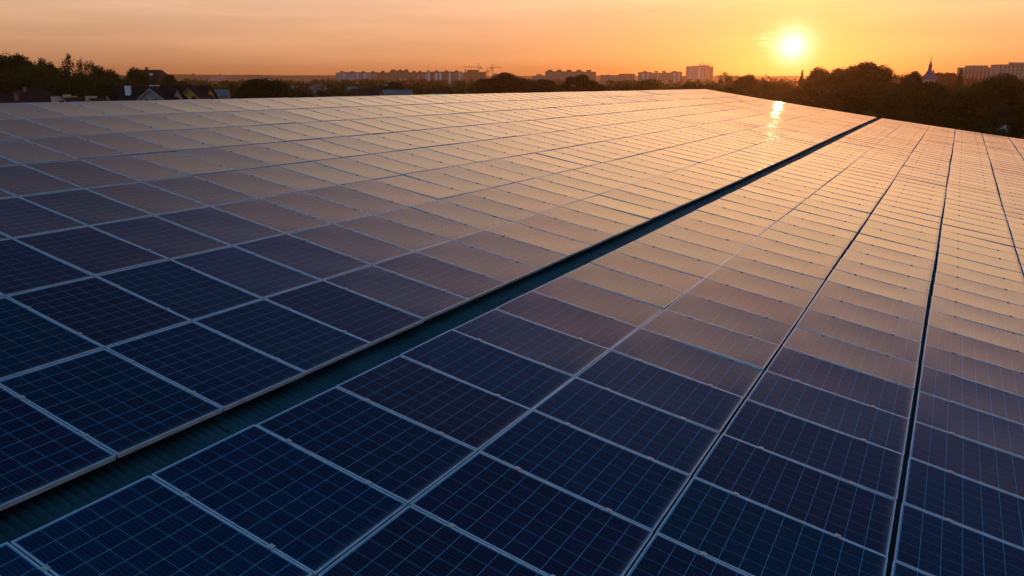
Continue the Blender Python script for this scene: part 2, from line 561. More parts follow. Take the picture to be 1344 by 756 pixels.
M_HILL = simple('far_woodland_slopes', (0.045, 0.05, 0.03), (0.09, 0.075, 0.05), 0.004, rough=1, vec='World', spec=0.05)
h = MB(); xs = [-4200 + 60 * i for i in range(141)]
rows = []
for (y, f_) in ((3300, 0), (3700, 0.8), (4050, 1.0), (4500, 0.35)):
    row = []
    for x in xs:
        z = (20 + 8 * noise.noise(Vector((x * 0.0011, 3.1, 0))) + 3.5 * noise.noise(Vector((x * 0.006, y * .01, 1.7)))) * f_ - (1 if f_ == 0 else 0)
        if x < -900: z *= 1.0
        row.append(len(h.v)); h.v.append((x, y - abs(x) * 0.35, z))
    rows.append(row)
for a in range(3):
    for i in range(len(xs) - 1):
        h.f.append((rows[a][i], rows[a][i + 1], rows[a + 1][i + 1], rows[a + 1][i]))
h.mi = [0] * len(h.f); h.uv = [[(0, 0)] * 4 for f in h.f]
tag(h.build('hills', M_HILL, smooth=True), kind='structure')

# ------------------------------------------------------------------ trees


def leaf_mat(name, c1, c2):
    m = bpy.data.materials.new(name); m.use_nodes = True
    t = m.node_tree; t.nodes.clear()
    out = t.nodes.new('ShaderNodeOutputMaterial'); mixs = t.nodes.new('ShaderNodeMixShader')
    d = t.nodes.new('ShaderNodeBsdfDiffuse'); tr = t.nodes.new('ShaderNodeBsdfTranslucent')
    oi = t.nodes.new('ShaderNodeObjectInfo'); g = t.nodes.new('ShaderNodeNewGeometry')
    nz = t.nodes.new('ShaderNodeTexNoise'); nz.inputs['Scale'].default_value = 0.8; nz.inputs['Detail'].default_value = 4
    t.links.new(g.outputs['Position'], nz.inputs['Vector'])
    mr = t.nodes.new('ShaderNodeMapRange'); mr.inputs[1].default_value = 0.35; mr.inputs[2].default_value = 0.65
    t.links.new(nz.outputs[0], mr.inputs[0])
    ad = t.nodes.new('ShaderNodeMath'); ad.operation = 'MULTIPLY_ADD'; ad.inputs[1].default_value = 0.6
    t.links.new(mr.outputs[0], ad.inputs[0])
    m2 = t.nodes.new('ShaderNodeMath'); m2.operation = 'MULTIPLY'; m2.inputs[1].default_value = 0.4
    t.links.new(oi.outputs['Random'], m2.inputs[0]); t.links.new(m2.outputs[0], ad.inputs[2])
    mx = t.nodes.new('ShaderNodeMix'); mx.data_type = 'RGBA'
    mx.inputs[6].default_value = (*c1, 1); mx.inputs[7].default_value = (*c2, 1)
    t.links.new(ad.outputs[0], mx.inputs[0])
    for s in (d, tr): t.links.new(mx.outputs[2], s.inputs[0])
    mixs.inputs[0].default_value = 0.42
    t.links.new(d.outputs[0], mixs.inputs[1]); t.links.new(tr.outputs[0], mixs.inputs[2])
    t.links.new(mixs.outputs[0], out.inputs[0])
    return m


M_LEAF = {'dark': leaf_mat('leaves_dark', (0.022, 0.032, 0.009), (0.080, 0.088, 0.020)),
          'mid': leaf_mat('leaves_mid', (0.034, 0.044, 0.010), (0.120, 0.115, 0.026)),
          'fresh': leaf_mat('leaves_fresh', (0.07, 0.11, 0.018), (0.13, 0.17, 0.03)),
          'dry': leaf_mat('leaves_dry', (0.05, 0.045, 0.016), (0.09, 0.075, 0.03))}
M_BARK = simple('bark', (0.075, 0.055, 0.04), (0.045, 0.034, 0.026), 5, rough=0.95, spec=0.1)


def leaf(mb, p, s, rg):
    a = Vector((rg.gauss(0, 1), rg.gauss(0, 1), rg.gauss(0, 1))).normalized()
    b = a.orthogonal().normalized(); c = a.cross(b)
    an = rg.uniform(0, 6.28); b, c = b * math.cos(an) + c * math.sin(an), c * math.cos(an) - b * math.sin(an)
    s2 = s * rg.uniform(0.5, 0.8)
    n = len(mb.v)
    for q in (p - b * s, p + c * s2, p + b * s, p - c * s2): mb.v.append((q.x, q.y, q.z))
    mb.f.append((n, n + 1, n + 2, n + 3)); mb.mi.append(0); mb.uv.append([(0, 0)] * 4)


def make_tree(kind, seed):
    """a tree 1 unit high, about 0.8 unit wide; returns trunk mesh and crown mesh"""
    rg = random.Random(seed); tr, cr = MB(), MB()
    top = 0.55 if kind != 'conifer' else 0.97
    lean = Vector((rg.uniform(-.03, .03), rg.uniform(-.03, .03), 0))
    tr.tube((0, 0, -0.02), Vector((0, 0, 0.25)) + lean, 0.026, 0.019, 8)
    tr.tube(Vector((0, 0, 0.25)) + lean, Vector((0, 0, top)) + lean * 2, 0.019, 0.007, 7)
    if kind == 'conifer':
        z = 0.10
        while z < 0.98:
            r = 0.27 * (1 - z) ** 0.85 + 0.012
            nb = max(5, int(11 * (1 - z) + 4))
            for k in range(nb):
                a = rg.uniform(0, 6.28); L = r * rg.uniform(0.7, 1.15)
                d = Vector((math.cos(a), math.sin(a), -0.22))
                if L > .06: tr.tube((0, 0, z), Vector((0, 0, z)) + d * L * 0.9, 0.004, 0.0015, 4, cap=False)
                for s in range(int(16 * L / 0.2) + 3):
                    q = rg.random()
                    leaf(cr, Vector((0, 0, z)) + d * (L * q) + Vector((rg.gauss(0, .012), rg.gauss(0, .012), rg.gauss(0, .008))), 0.018, rg)
            z += rg.uniform(0.022, 0.034)
        return tr, cr
    nc = {'broad': 52, 'airy': 34, 'bushy': 44, 'tall': 30}[kind]
    dens = {'broad': 210, 'airy': 85, 'bushy': 210, 'tall': 220}[kind]
    W = {'broad': 0.36, 'airy': 0.34, 'bushy': 0.42, 'tall': 0.20}[kind]
    zc, zr = {'broad': (0.60, 0.33), 'airy': (0.62, 0.33), 'bushy': (0.48, 0.40), 'tall': (0.55, 0.40)}[kind]
    for k in range(nc):
        # clump centres through the crown volume, more on the outside
        while True:
            d = Vector((rg.uniform(-1, 1), rg.uniform(-1, 1), rg.uniform(-1, 1)))
            if 0.25 < d.length < 1: break
        d = d.normalized() * (d.length ** 0.5)
        sk = 1 - 0.35 * max(0, d.z)
        c = Vector((d.x * W * sk, d.y * W * sk, zc + d.z * zr)) * 1.0
        rad = rg.uniform(0.075, 0.135) * (0.8 if kind in ('airy', 'tall') else 1.05)
        base = Vector((0, 0, min(top, max(0.18, c.z - 0.22)))) + lean
        mid = (base + c) / 2 + Vector((0, 0, -0.03))
        tr.tube(base, mid, 0.008, 0.005, 5, cap=False); tr.tube(mid, c, 0.005, 0.002, 4, cap=False)
        sq = Vector((rg.uniform(.8, 1.3), rg.uniform(.8, 1.3), rg.uniform(.6, .95)))
        for s in range(int(dens * (rad / 0.09) ** 2)):
            u = Vector((rg.gauss(0, 1), rg.gauss(0, 1), rg.gauss(0, 1))).normalized() * rad * (rg.random() ** 0.4) * (1 + 0.25 * rg.gauss(0, 1) * (rg.random() < .25))
            leaf(cr, c + Vector((u.x * sq.x, u.y * sq.y, u.z * sq.z)), rg.uniform(0.010, 0.019), rg)
    # stray shoots that break the outline
    for k in range(95):
        a = rg.uniform(0, 6.28); e = rg.uniform(-0.2, 1.4)
        d = Vector((math.cos(a) * math.cos(e) * W, math.sin(a) * math.cos(e) * W, math.sin(e) * zr))
        p0 = Vector((0, 0, zc)) + d * 0.9
        for s in range(7): leaf(cr, p0 + d.normalized() * (0.012 * s) + Vector((rg.gauss(0, .008),) * 3), 0.010, rg)
    return tr, cr


PROTO = {}
for kind, seeds in (('broad', (1, 2, 3)), ('airy', (4, 5)), ('bushy', (6, 7)), ('tall', (8,)), ('conifer', (9,))):
    for s in seeds:
        t_, c_ = make_tree(kind, s)
        PROTO.setdefault(kind, []).append((t_.mesh('trunk', M_BARK), {k: None for k in M_LEAF}, c_))


def crown_mesh(entry, leafm):
    if entry[1][leafm] is None: entry[1][leafm] = entry[2].mesh('crown', M_LEAF[leafm])
    return entry[1][leafm]


tree_n = 0


def tree(x, ytop, wpx, Y, kind, leafm, label, name=None, group='trees around the warehouse'):
    global tree_n
    e = PROTO[kind][tree_n % len(PROTO[kind])]; tree_n += 1
    p = at(x, ytop, Y); hgt = p.z * 1.03
    wid = wpx / F_PX * Y * 1.25
    nat = {'broad': 0.84, 'airy': 0.82, 'bushy': 0.96, 'tall': 0.5, 'conifer': 0.5}[kind]
    o = empty(name or {'conifer': 'conifer_tree', 'bushy': 'leafy_tree', 'tall': 'slender_tree', 'airy': 'airy_tree'}.get(kind, 'broadleaf_tree'),
              (p.x, p.y, 0), rnd.uniform(0, 6.28))
    o.scale = (wid / nat, wid / nat, hgt)
    tag(o, label, 'tree', group)
    for nm, me in (('trunk', e[0]), ('crown', crown_mesh(e, leafm))):
        c = bpy.data.objects.new(nm, me); COL.objects.link(c); c.parent = o
    return o


TREES = [
    # left woods behind the maroon-roofed house
    (-22, 70, 62, 172, 'broad', 'dark', 'huge dark tree cut by the left edge of the photo'),
    (12, 68, 58, 176, 'broad', 'dark', 'tallest dark tree at the far left, standing over the maroon roof'),
    (38, 73, 42, 182, 'bushy', 'dark', 'dark rounded tree just right of the tallest far-left tree'),
    (57, 77, 26, 190, 'broad', 'mid', 'small round-headed tree poking up between the far-left mass and the see-through tree'),
    (94, 72, 36, 186, 'airy', 'mid', 'thin see-through tree with sky showing between its branches, left of the mansard house'),
    (116, 80, 24, 192, 'airy', 'mid', 'sparse twiggy treetop right beside the see-through tree'),
    (132, 87, 40, 182, 'broad', 'dark', 'dark dome-shaped tree right of the twiggy treetop'),
    (153, 93, 38, 198, 'bushy', 'mid', 'greener bushy tree left of the tree by the mansard house'),
    (72, 83, 62, 172, 'bushy', 'dark', 'dark bushy tree under the see-through tree'),
    (28, 90, 60, 160, 'bushy', 'dark', 'low black-green tree directly behind the maroon roof'),
    (-6, 94, 46, 150, 'bushy', 'dark', 'low black-green tree left of the maroon roof'),
    (60, 98, 50, 158, 'bushy', 'dark', 'low dark tree above the small cream gables'),
    (108, 89, 56, 162, 'bushy', 'dark', 'low dark tree above the white arched gable'),
    (150, 95, 54, 166, 'bushy', 'dark', 'low dark tree left of the black-roofed house'),
    (172, 105, 34, 185, 'bushy', 'mid', 'olive tree just above the white chimneys'),
    (179, 89, 32, 212, 'broad', 'dark', 'round dark tree hiding the left half of the mansard house'),
    (204, 98, 34, 205, 'bushy', 'mid', 'bushy tree in front of the mansard house'),
    (221, 99, 24, 215, 'broad', 'mid', 'small tree right of the mansard house'),
    (240, 102, 30, 212, 'bushy', 'dark', 'dark tree right behind the yellow gable'),
    (262, 107, 36, 205, 'bushy', 'dark', 'low dark tree right of the yellow gable'),
    (301, 105, 26, 240, 'bushy', 'mid', 'small tree beside the pale blue shed roof'),
    (318, 107, 30, 225, 'bushy', 'dark', 'dark tree between the pale blue shed and the big dense tree'),
    (346, 101, 62, 190, 'broad', 'dark', 'big dense dark green tree standing alone in the left middle of the skyline'),
    (372, 110, 40, 205, 'bushy', 'dark', 'lower shoulder tree right of the big dense green tree'),
    (392, 114, 40, 215, 'bushy', 'dry', 'low brownish tree under the long grey roof'),
    (415, 114, 36, 235, 'bushy', 'mid', 'low tree under the small blue roof'),
    (446, 111, 34, 260, 'bushy', 'mid', 'low tree before the pale end of the long apartment block'),
    (470, 113, 30, 270, 'bushy', 'dark', 'second low tree along the foot of the long apartment block'),
    (500, 108, 26, 300, 'bushy', 'dry', 'brownish round tree before the bluish part of the long apartment block'),
    (518, 108, 30, 290, 'broad', 'dark', 'dark tree left of the bright light, before the brown apartments'),
    (542, 110, 34, 280, 'bushy', 'mid', 'bushy tree at the middle of the long apartment block'),
    (566, 112, 26, 290, 'bushy', 'dark', 'low tree before the white striped apartments'),
    (588, 112, 28, 300, 'bushy', 'mid', 'small green tree right of the striped apartments'),
    (612, 111, 30, 305, 'bushy', 'mid', 'green tree at the foot of the unfinished brick block'),
    (637, 102, 24, 335, 'broad', 'dark', 'dark tree beneath the two right-hand cranes'),
    (664, 96, 42, 340, 'broad', 'dark', 'tallest dome-shaped tree in the middle of the skyline'),
    (687, 100, 32, 345, 'bushy', 'dark', 'shoulder tree right of the middle dome-shaped tree'),
    (712, 103, 32, 330, 'broad', 'dark', 'rounded tree before the left end of the notched apartment block'),
    (734, 110, 26, 330, 'bushy', 'mid', 'low tree before the notched apartment block'),
    (760, 98, 40, 300, 'broad', 'dark', 'spreading dark tree before the right end of the notched apartment block'),
    (790, 108, 34, 310, 'bushy', 'dry', 'brownish tree before the low brown building'),
    (815, 109, 32, 300, 'bushy', 'dry', 'hazy brown tree right of the low brown building'),
    (851, 104, 34, 280, 'airy', 'mid', 'feathery tree before the striped apartment block'),
    (880, 110, 34, 270, 'bushy', 'dry', 'low hazy tree before the right of the striped apartment block'),
    (907, 104, 24, 290, 'bushy', 'mid', 'small tree at the foot of the pale tower'),
    # woods beyond the far gable, against the sun
    (930, 106, 32, 270, 'bushy', 'mid', 'low tree right of the unfinished tower frame'),
    (955, 95, 34, 270, 'airy', 'mid', 'feathery backlit tree left of the sun'),
    (981, 99, 32, 265, 'broad', 'mid', 'backlit tree below and left of the sun'),
    (1006, 103, 34, 255, 'bushy', 'mid', 'low backlit tree just left of the sun'),
    (1030, 104, 32, 250, 'bushy', 'mid', 'low backlit tree directly below the sun'),
    (1053, 93, 15, 245, 'conifer', 'mid', 'small pointed tree right below the sun'),
    (1077, 88, 30, 230, 'broad', 'mid', 'glowing round tree right of the small pointed tree'),
    (1104, 87, 38, 215, 'broad', 'mid', 'glowing tree on the left flank of the tallest wood'),
    (1134, 83, 52, 205, 'broad', 'dark', 'tallest tree right of the sun'),
    (1161, 86, 34, 208, 'broad', 'dark', 'right shoulder tree of the tallest clump'),
    (1092, 105, 52, 180, 'bushy', 'mid', 'lower tree in front of the glowing flank'),
    (1045, 112, 46, 185, 'bushy', 'mid', 'low tree over the far roof edge below the sun'),
    (1000, 115, 46, 190, 'bushy', 'mid', 'low tree over the roof corner'),
    (955, 112, 40, 200, 'bushy', 'dark', 'low dark tree behind the ridge end'),
    (1130, 110, 58, 165, 'broad', 'dark', 'dark tree under the tallest clump'),
    (1075, 122, 50, 160, 'bushy', 'dark', 'low dark tree left of the fresh green shrub'),
    (1188, 97, 38, 180, 'airy', 'mid', 'feathery tree left of the blue church dome'),
    (1199, 95, 26, 185, 'broad', 'dark', 'dark tree touching the left of the blue church dome'),
    (1180, 115, 50, 150, 'bushy', 'dark', 'dark tree below the feathery tree by the church'),
    (1241, 94, 38, 470, 'broad', 'dry', 'hazy brown tree right behind the church'),
    (1224, 109, 50, 150, 'broad', 'dark', 'dark tree directly below the church drum'),
    (1262, 90, 17, 240, 'conifer', 'dark', 'dark pointed conifer left of the right-hand apartments'),
    (1254, 105, 36, 190, 'bushy', 'mid', 'bushy tree below the pointed conifer'),
    (1283, 105, 34, 185, 'bushy', 'dark', 'dark tree before the left of the right-hand apartments'),
    (1314, 97, 62, 150, 'broad', 'dark', 'broad dark tree covering the foot of the right-hand apartments'),
    (1348, 103, 50, 160, 'bushy', 'dark', 'dark tree cut by the right edge of the photo'),
    (1262, 122, 60, 132, 'broad', 'dark', 'big black-green tree below the conifer'),
    (1300, 130, 56, 128, 'bushy', 'dark', 'low black-green tree below the broad right tree'),
    (1205, 138, 56, 122, 'bushy', 'dark', 'low dark tree above the roof edge under the church'),
    (1165, 132, 46, 128, 'bushy', 'dark', 'low tree beside the fresh green shrub'),
    (1245, 146, 52, 118, 'bushy', 'dark', 'lowest dark tree above the fourth right-hand panel column'),
    (1285, 152, 48, 116, 'bushy', 'dark', 'lowest dark tree left of the white van'),
    (1352, 128, 44, 128, 'bushy', 'dark', 'dark tree right above the white van'),
]
for a in TREES: tree(*a)
tree(1141, 141, 30, 118, 'bushy', 'fresh', 'fresh green leafy shrub lit behind the far roof edge', 'leafy_shrub', None)['category'] = 'shrub'

# the wooded plain between the near trees and the town: reads as one mass
far = MB(); rg = random.Random(42)


def clump(mb, x, y, r, hgt, n, s):
    lobes = [(Vector((rg.uniform(-.5, .5) * r, rg.uniform(-.5, .5) * r, hgt * rg.uniform(.35, .8))), r * rg.uniform(.35, .6)) for _ in range(6)]
    for _ in range(n):
        c, q = rg.choice(lobes)
        d = Vector((rg.gauss(0, 1), rg.gauss(0, 1), rg.gauss(0, 1))).normalized() * q * rg.random() ** .35
        p = Vector((x, y, 0)) + c + d
        if p.z > 0.2: leaf(mb, p, s * rg.uniform(.6, 1.2), rg)
    mb.tube((x, y, 0), (x, y, hgt * .6), .25, .1, 5, cap=False)


for _ in range(620):
    Y = 360 + 900 * rg.random() ** 1.3
    x = rg.uniform(-60, 1400)
    p = at(x, 102, Y)
    hh = rg.uniform(5, 9.0)
    if 1000 < x: hh += 2.5
    clump(far, p.x, p.y, rg.uniform(4, 8), hh, 130, 0.55 + Y / 1400)
for _ in range(150):                               # scrub and hedges nearer the building
    Y = rg.uniform(120, 300); x = rg.uniform(-60, 1400); p = at(x, 102, Y)
    if Y < 150 and -30 < x < 330: continue
    if Y < 165 and x > 1290: continue
    clump(far, p.x, p.y, rg.uniform(2.5, 4.5), rg.uniform(2.5, 4.5), 170, 0.28)
tag(far.build('distant_woods', M_LEAF['mid']), 'hazy band of far treetops before the town', 'woods', kind='stuff')

# ------------------------------------------------------------------ houses beyond the ridge


def wallm(n, c, c2=None): return simple(n, c, c2, 0.7, rough=0.85, spec=0.2)


M_MAROON = simple('maroon_metal_tiles', (0.060, 0.022, 0.020), (0.04, 0.016, 0.015), 2, rough=0.95, spec=0.05)
M_BLACKR = simple('black_tiles', (0.016, 0.014, 0.013), (0.011, 0.010, 0.009), 3, rough=0.95, spec=0.05)
M_CREAM = wallm('cream_render', (0.50, 0.42, 0.30)); M_GREYW = wallm('pale_grey_render', (0.33, 0.30, 0.27)); M_YEL = wallm('yellow_render', (0.50, 0.32, 0.06))
M_WHITE = simple('white_paint', (0.75, 0.75, 0.74), (0.6, 0.6, 0.6), 2, rough=0.6); M_BRICK = wallm('red_brick', (0.33, 0.13, 0.07), (0.25, 0.1, 0.06))
M_GLASS = simple('dark_window_glass', (0.015, 0.018, 0.022), None, 1, rough=0.12)
M_BLUER = simple('pale_blue_metal_roof', (0.16, 0.17, 0.18), (0.12, 0.13, 0.14), 1, rough=0.95, spec=0.05)
M_GREYR = simple('grey_sheet_roof', (0.16, 0.15, 0.14), (0.11, 0.10, 0.10), 0.2, rough=0.9, spec=0.1)
M_BROWNR = simple('brown_mansard_tiles', (0.08, 0.035, 0.025), (0.05, 0.025, 0.02), 2, rough=0.95, spec=0.05)


def gable_house(name, label, x, Y, W, D, ztop, zeave, wall, roof, rz=0.0, hip=0.0, cat='house', over=0.4):
    """ridge along local x; returns the Empty"""
    p = at(x, 102, Y)
    o = empty(name, (p.x, p.y, 0), rz); tag(o, label, cat)
    w = MB(); hw, hd = W / 2, D / 2
    w.box(-hw, hw, -hd, hd, -0.2, zeave, top=False)
    if hip == 0:
        for s in (-1, 1):
            pts = [(s * hw, -hd, zeave), (s * hw, hd, zeave), (s * hw, 0, ztop - 0.12)]
            w.face(pts if s > 0 else pts[::-1])
    w.build('wall', wall, o)
    r = MB(); ow, od = hw + over, hd + over; ze = zeave - over * (ztop - zeave) / hd; rx = ow - hip
    T = 0.18
    top = [(-ow, -od, ze), (ow, -od, ze), (ow, od, ze), (-ow, od, ze), (-rx, 0, ztop), (rx, 0, ztop)]
    low = [(a, b, c - T) for a, b, c in top]
    r.v += top + low
    for f in ((0, 1, 5, 4), (2, 3, 4, 5), (1, 2, 5), (3, 0, 4)):
        if len(f) == 3 and hip == 0: continue
        r.f.append(f); r.mi.append(0); r.uv.append([(0, 0)] * len(f))
        g_ = tuple(6 + i for i in f[::-1]); r.f.append(g_); r.mi.append(0); r.uv.append([(0, 0)] * len(f))
    for a, b in ((0, 1), (1, 2), (2, 3), (3, 0)) if hip else ((0, 1), (1, 5), (5, 2), (2, 3), (3, 4), (4, 0)):
        r.f.append((a, a + 6, b + 6, b)); r.mi.append(0); r.uv.append([(0, 0)] * 4)
    ro_ = r.build('roof', roof, o)
    return o, ro_


def add(parent, name, mat, *boxes):
    b = MB()
    for q in boxes: b.box(*q)
    return b.build(name, mat, parent)


def arch_window(parent, cx, y, z0, w, h_):
    """dark arched pane in the wall facing the camera (-y), proud by 2 cm, with a white surround"""
    b = MB(); n = 8; pts = [(cx - w / 2, y, z0), (cx + w / 2, y, z0)]
    for i in range(n + 1):
        a = math.pi * i / n
        pts.append((cx + w / 2 * math.cos(a), y, z0 + h_ - w / 2 + w / 2 * math.sin(a)))
    b.face(pts)
    return b.build('window', M_GLASS, parent)


def front_gable(parent, cx, y0, y1, w, zt, ze, wall, roof, name='gable'):
    """a cross gable whose triangular face looks to -y, running back to y1"""
    b = MB()
    b.box(cx - w / 2, cx + w / 2, y0, y1, 2.0, ze, top=False)
    b.face([(cx - w / 2, y0, ze), (cx + w / 2, y0, ze), (cx, y0, zt - .1)])
    g_ = b.build(name, wall, parent)
    r = MB(); s = (zt - ze) / (w / 2); o_ = 0.35
    for sg in (-1, 1):
        xa = cx + sg * (w / 2 + o_); za = ze - o_ * s
        q = [(cx, y0 - .35, zt), (xa, y0 - .35, za), (xa, y1, za), (cx, y1, zt)]
        q2 = [(a, b2, c - .16) for a, b2, c in q]
        r.face(q if sg < 0 else q[::-1]); r.face(q2[::-1] if sg < 0 else q2)
        r.face([q[0], q[1], q2[1], q2[0]]); r.face([q[1], q[2], q2[2], q2[1]])
    r.build('gable_roof', roof, g_)
    e = MB()
    for sg in (-1, 1):
        xa = cx + sg * (w / 2 + o_); za = ze - o_ * s
        e.face([(cx, y0 - .37, zt + .03), (xa, y0 - .37, za + .03), (xa, y0 - .37, za - .2), (cx, y0 - .37, zt - .24)])
    e.build('verge_board', M_GREYW if wall is not M_YEL else M_BRICK, g_)
    return g_


# maroon hipped house
o, r_ = gable_house('house', 'maroon hip-roofed house at the far left with a small white arched gable', 37, 132, 8.6, 8, 8.6, 5.6, M_CREAM, M_MAROON, hip=2.2)
add(r_, 'chimney', M_BRICK, (-0.9, -0.5, -0.5, -0.1, 8.0, 9.0)); add(r_, 'chimney', M_BRICK, (-1.0, -0.5, -3.0, -2.5, 6.6, 8.1))
g_ = front_gable(o, -3.0, -4.6, 0, 1.9, 8.0, 6.9, M_WHITE, M_MAROON); arch_window(g_, -3.0, -4.63, 6.2, 0.9, 1.2)
# long low maroon wing in front of it
o, r_ = gable_house('annex_house', 'long low maroon-roofed wing peeking just over the ridge at the far left', 60, 112, 18, 7, 7.35, 5.2, M_CREAM, M_MAROON)
for cx, w, zt, m in ((1.0, 1.0, 8.05, M_CREAM), (2.6, 0.8, 8.3, M_CREAM), (3.4, 0.8, 8.1, M_YEL), (6.0, 1.3, 8.1, M_CREAM)):
    add(r_, 'chimney', m, (cx - w / 2, cx + w / 2, -0.4, 0.4, 6.9, zt - 0.12)); 
g_ = front_gable(o, 4.4, -4.2, 0, 1.5, 7.85, 7.2, M_WHITE, M_MAROON); arch_window(g_, 4.4, -4.23, 6.7, 0.6, 0.9)
g_ = front_gable(o, 8.0, -4.2, 0, 1.1, 7.8, 7.2, M_WHITE, M_MAROON)
# black-roofed house with the grey gable
o, r_ = gable_house('house', 'black-roofed house with white chimneys and a pale grey gable left of the yellow gable', 192, 142, 10.2, 10, 9.05, 5.3, M_GREYW, M_BLACKR)
add(r_, 'chimney', M_WHITE, (-3.1, -2.2, -2.1, -1.5, 7.2, 9.1)); add(r_, 'chimney', M_WHITE, (0.2, 1.8, 0.3, 0.9, 8.4, 9.2))
g_ = front_gable(o, 3.2, -6.0, 0, 5.6, 8.75, 6.5, M_GREYW, M_BLACKR); arch_window(g_, 2.4, -6.03, 6.0, 0.9, 0.95); arch_window(g_, 4.0, -6.03, 6.0, 0.9, 0.95)
g_ = front_gable(o, -4.4, -5.6, 0, 1.2, 7.5, 6.4, M_WHITE, M_BLACKR); arch_window(g_, -4.4, -5.63, 6.0, 0.6, 0.9)
# yellow gable house
o, r_ = gable_house('house', 'dark-roofed house with a yellow gable and two arched windows', 242, 158, 9.5, 9, 9.0, 5.6, M_YEL, M_BLACKR)
g_ = front_gable(o, 3.3, -6.6, 0, 4.8, 8.6, 6.5, M_YEL, M_BLACKR); arch_window(g_, 2.5, -6.63, 5.9, 0.9, 1.2); arch_window(g_, 4.1, -6.63, 5.9, 0.9, 1.2)
# more green filling the wood behind the houses
for a in ((18, 82, 64, 168, 'bushy', 'mid', 'mid-height tree in front of the two tallest far-left trees'),
          (50, 86, 56, 170, 'broad', 'mid', 'mid-height tree between the maroon roof and the see-through tree'),
          (128, 93, 50, 170, 'bushy', 'mid', 'mid-height tree below the dome-shaped dark tree'),
          (230, 106, 44, 200, 'bushy', 'mid', 'low green tree directly behind the black-roofed house')): tree(*a)
# mansard house on the rise
M_MANS = wallm('brown_grey_render', (0.16, 0.12, 0.10))
p = at(198, 102, 262); o = empty('mansard_house', (p.x, p.y, 0)); tag(o, 'tall house with a brown mansard roof rising behind the round dark tree', 'house')
add(o, 'wall', M_MANS, (-4.5, 4.2, -4, 4, -0.2, 11.0)); o.scale = (1.15, 1, 0.965)
b = MB(); b.v += [(-5, -4.4, 10.9), (4.6, -4.4, 10.9), (4.6, 4.4, 10.9), (-5, 4.4, 10.9), (-3.2, -2, 13.5), (2.6, -2, 13.5), (2.6, 2, 13.5), (-3.2, 2, 13.5)]
for f in ((0, 1, 5, 4), (1, 2, 6, 5), (2, 3, 7, 6), (3, 0, 4, 7), (4, 5, 6, 7), (3, 2, 1, 0)): b.f.append(f); b.mi.append(0); b.uv.append([(0, 0)] * 4)
r_ = b.build('roof', M_BROWNR, o); add(r_, 'chimney', M_BRICK, (-1.2, -0.5, -0.5, 0.3, 13.3, 14.3))
for cx in (0.2, 2.6): add(o, 'window', M_GREYW, (cx - .5, cx + .5, -4.05, -4.0, 9.0, 10.3))
add(r_, 'skylight', M_WHITE, (1.2, 2.0, -3.75, -3.2, 11.6, 12.3))
# small roofs among the trees
for (x, Y, W, D, zt, ze, wm, rm, nm, lab, cat) in (
        (286, 230, 5.5, 4, 7.2, 5.6, M_GREYW, M_BLUER, 'garden_shed', 'small shed with a pale blue roof right of the yellow gable', 'shed'),
        (302, 175, 2.6, 3, 5.9, 5.2, M_WHITE, M_GREYR, 'outbuilding', 'tiny white outbuilding below the pale blue shed roof', 'shed'),
        (393, 420, 16, 9, 6.4, 4.2, M_GREYW, M_GREYR, 'storage_hall', 'long low hall with a grey sheet roof right of the big dense tree', 'hall'),
        (420, 460, 6, 8, 6.6, 5.4, M_GREYW, M_BLUER, 'kiosk_house', 'small building with a bright blue roof right of the grey hall', 'building'),
        (462, 330, 4, 5, 6.9, 5.6, M_CREAM, M_GREYR, 'cottage', 'pale low cottage before the bluish apartments', 'house'),
        (503, 360, 5, 6, 7.6, 6.0, M_GREYW, M_BLUER, 'cottage', 'cottage with a shiny pale blue roof before the brown apartments', 'house'),
        (480, 250, 9, 6, 7.1, 5.6, M_BRICK, M_MAROON, 'brick_house', 'low red brick house behind the middle left of the ridge', 'house'),
        (512, 260, 14, 6, 6.7, 5.4, M_CREAM, M_GREYR, 'row_house', 'long low grey-roofed row right of the red brick house', 'house'),
        (570, 300, 6, 5, 6.6, 5.2, M_CREAM, M_MAROON, 'cottage', 'small cottage at the foot of the white striped apartments', 'house'),
        (576, 220, 4.6, 4, 6.4, 5.6, M_WHITE, M_GREYR, 'outbuilding', 'white shed just over the ridge below the striped apartments', 'shed')):
    gable_house(nm, lab, x, Y, W, D, zt, ze, wm, rm, cat=cat, over=0.25)

# ------------------------------------------------------------------ the town


def facade(name, c1, c2, win=(0.05, 0.05, 0.06), bay=3.3, flo=2.9):
    t = NT(name); tc = t.n('ShaderNodeTexCoord'); sp = t.n('ShaderNodeSeparateXYZ'); t.l(tc.outputs['Object'], sp.inputs[0])
    fx = t.math('ABSOLUTE', t.math('SUBTRACT', t.math('FRACT', t.math('DIVIDE', sp.outputs[0], bay)), 0.5))
    fz = t.math('ABSOLUTE', t.math('SUBTRACT', t.math('FRACT', t.math('DIVIDE', sp.outputs[2], flo)), 0.5))
    w = t.math('MULTIPLY', t.math('LESS_THAN', fx, 0.27), t.math('LESS_THAN', fz, 0.26))
    nz = t.noise(0.05, 3, tc.outputs['Object'])
    c = t.mix(t.ramp(nz, .4, .6), c1, c2); c = t.mix(w, c, win)
    t.l(c, t.b.inputs['Base Color']); t.b.inputs['Roughness'].default_value = 0.8
    return t.m


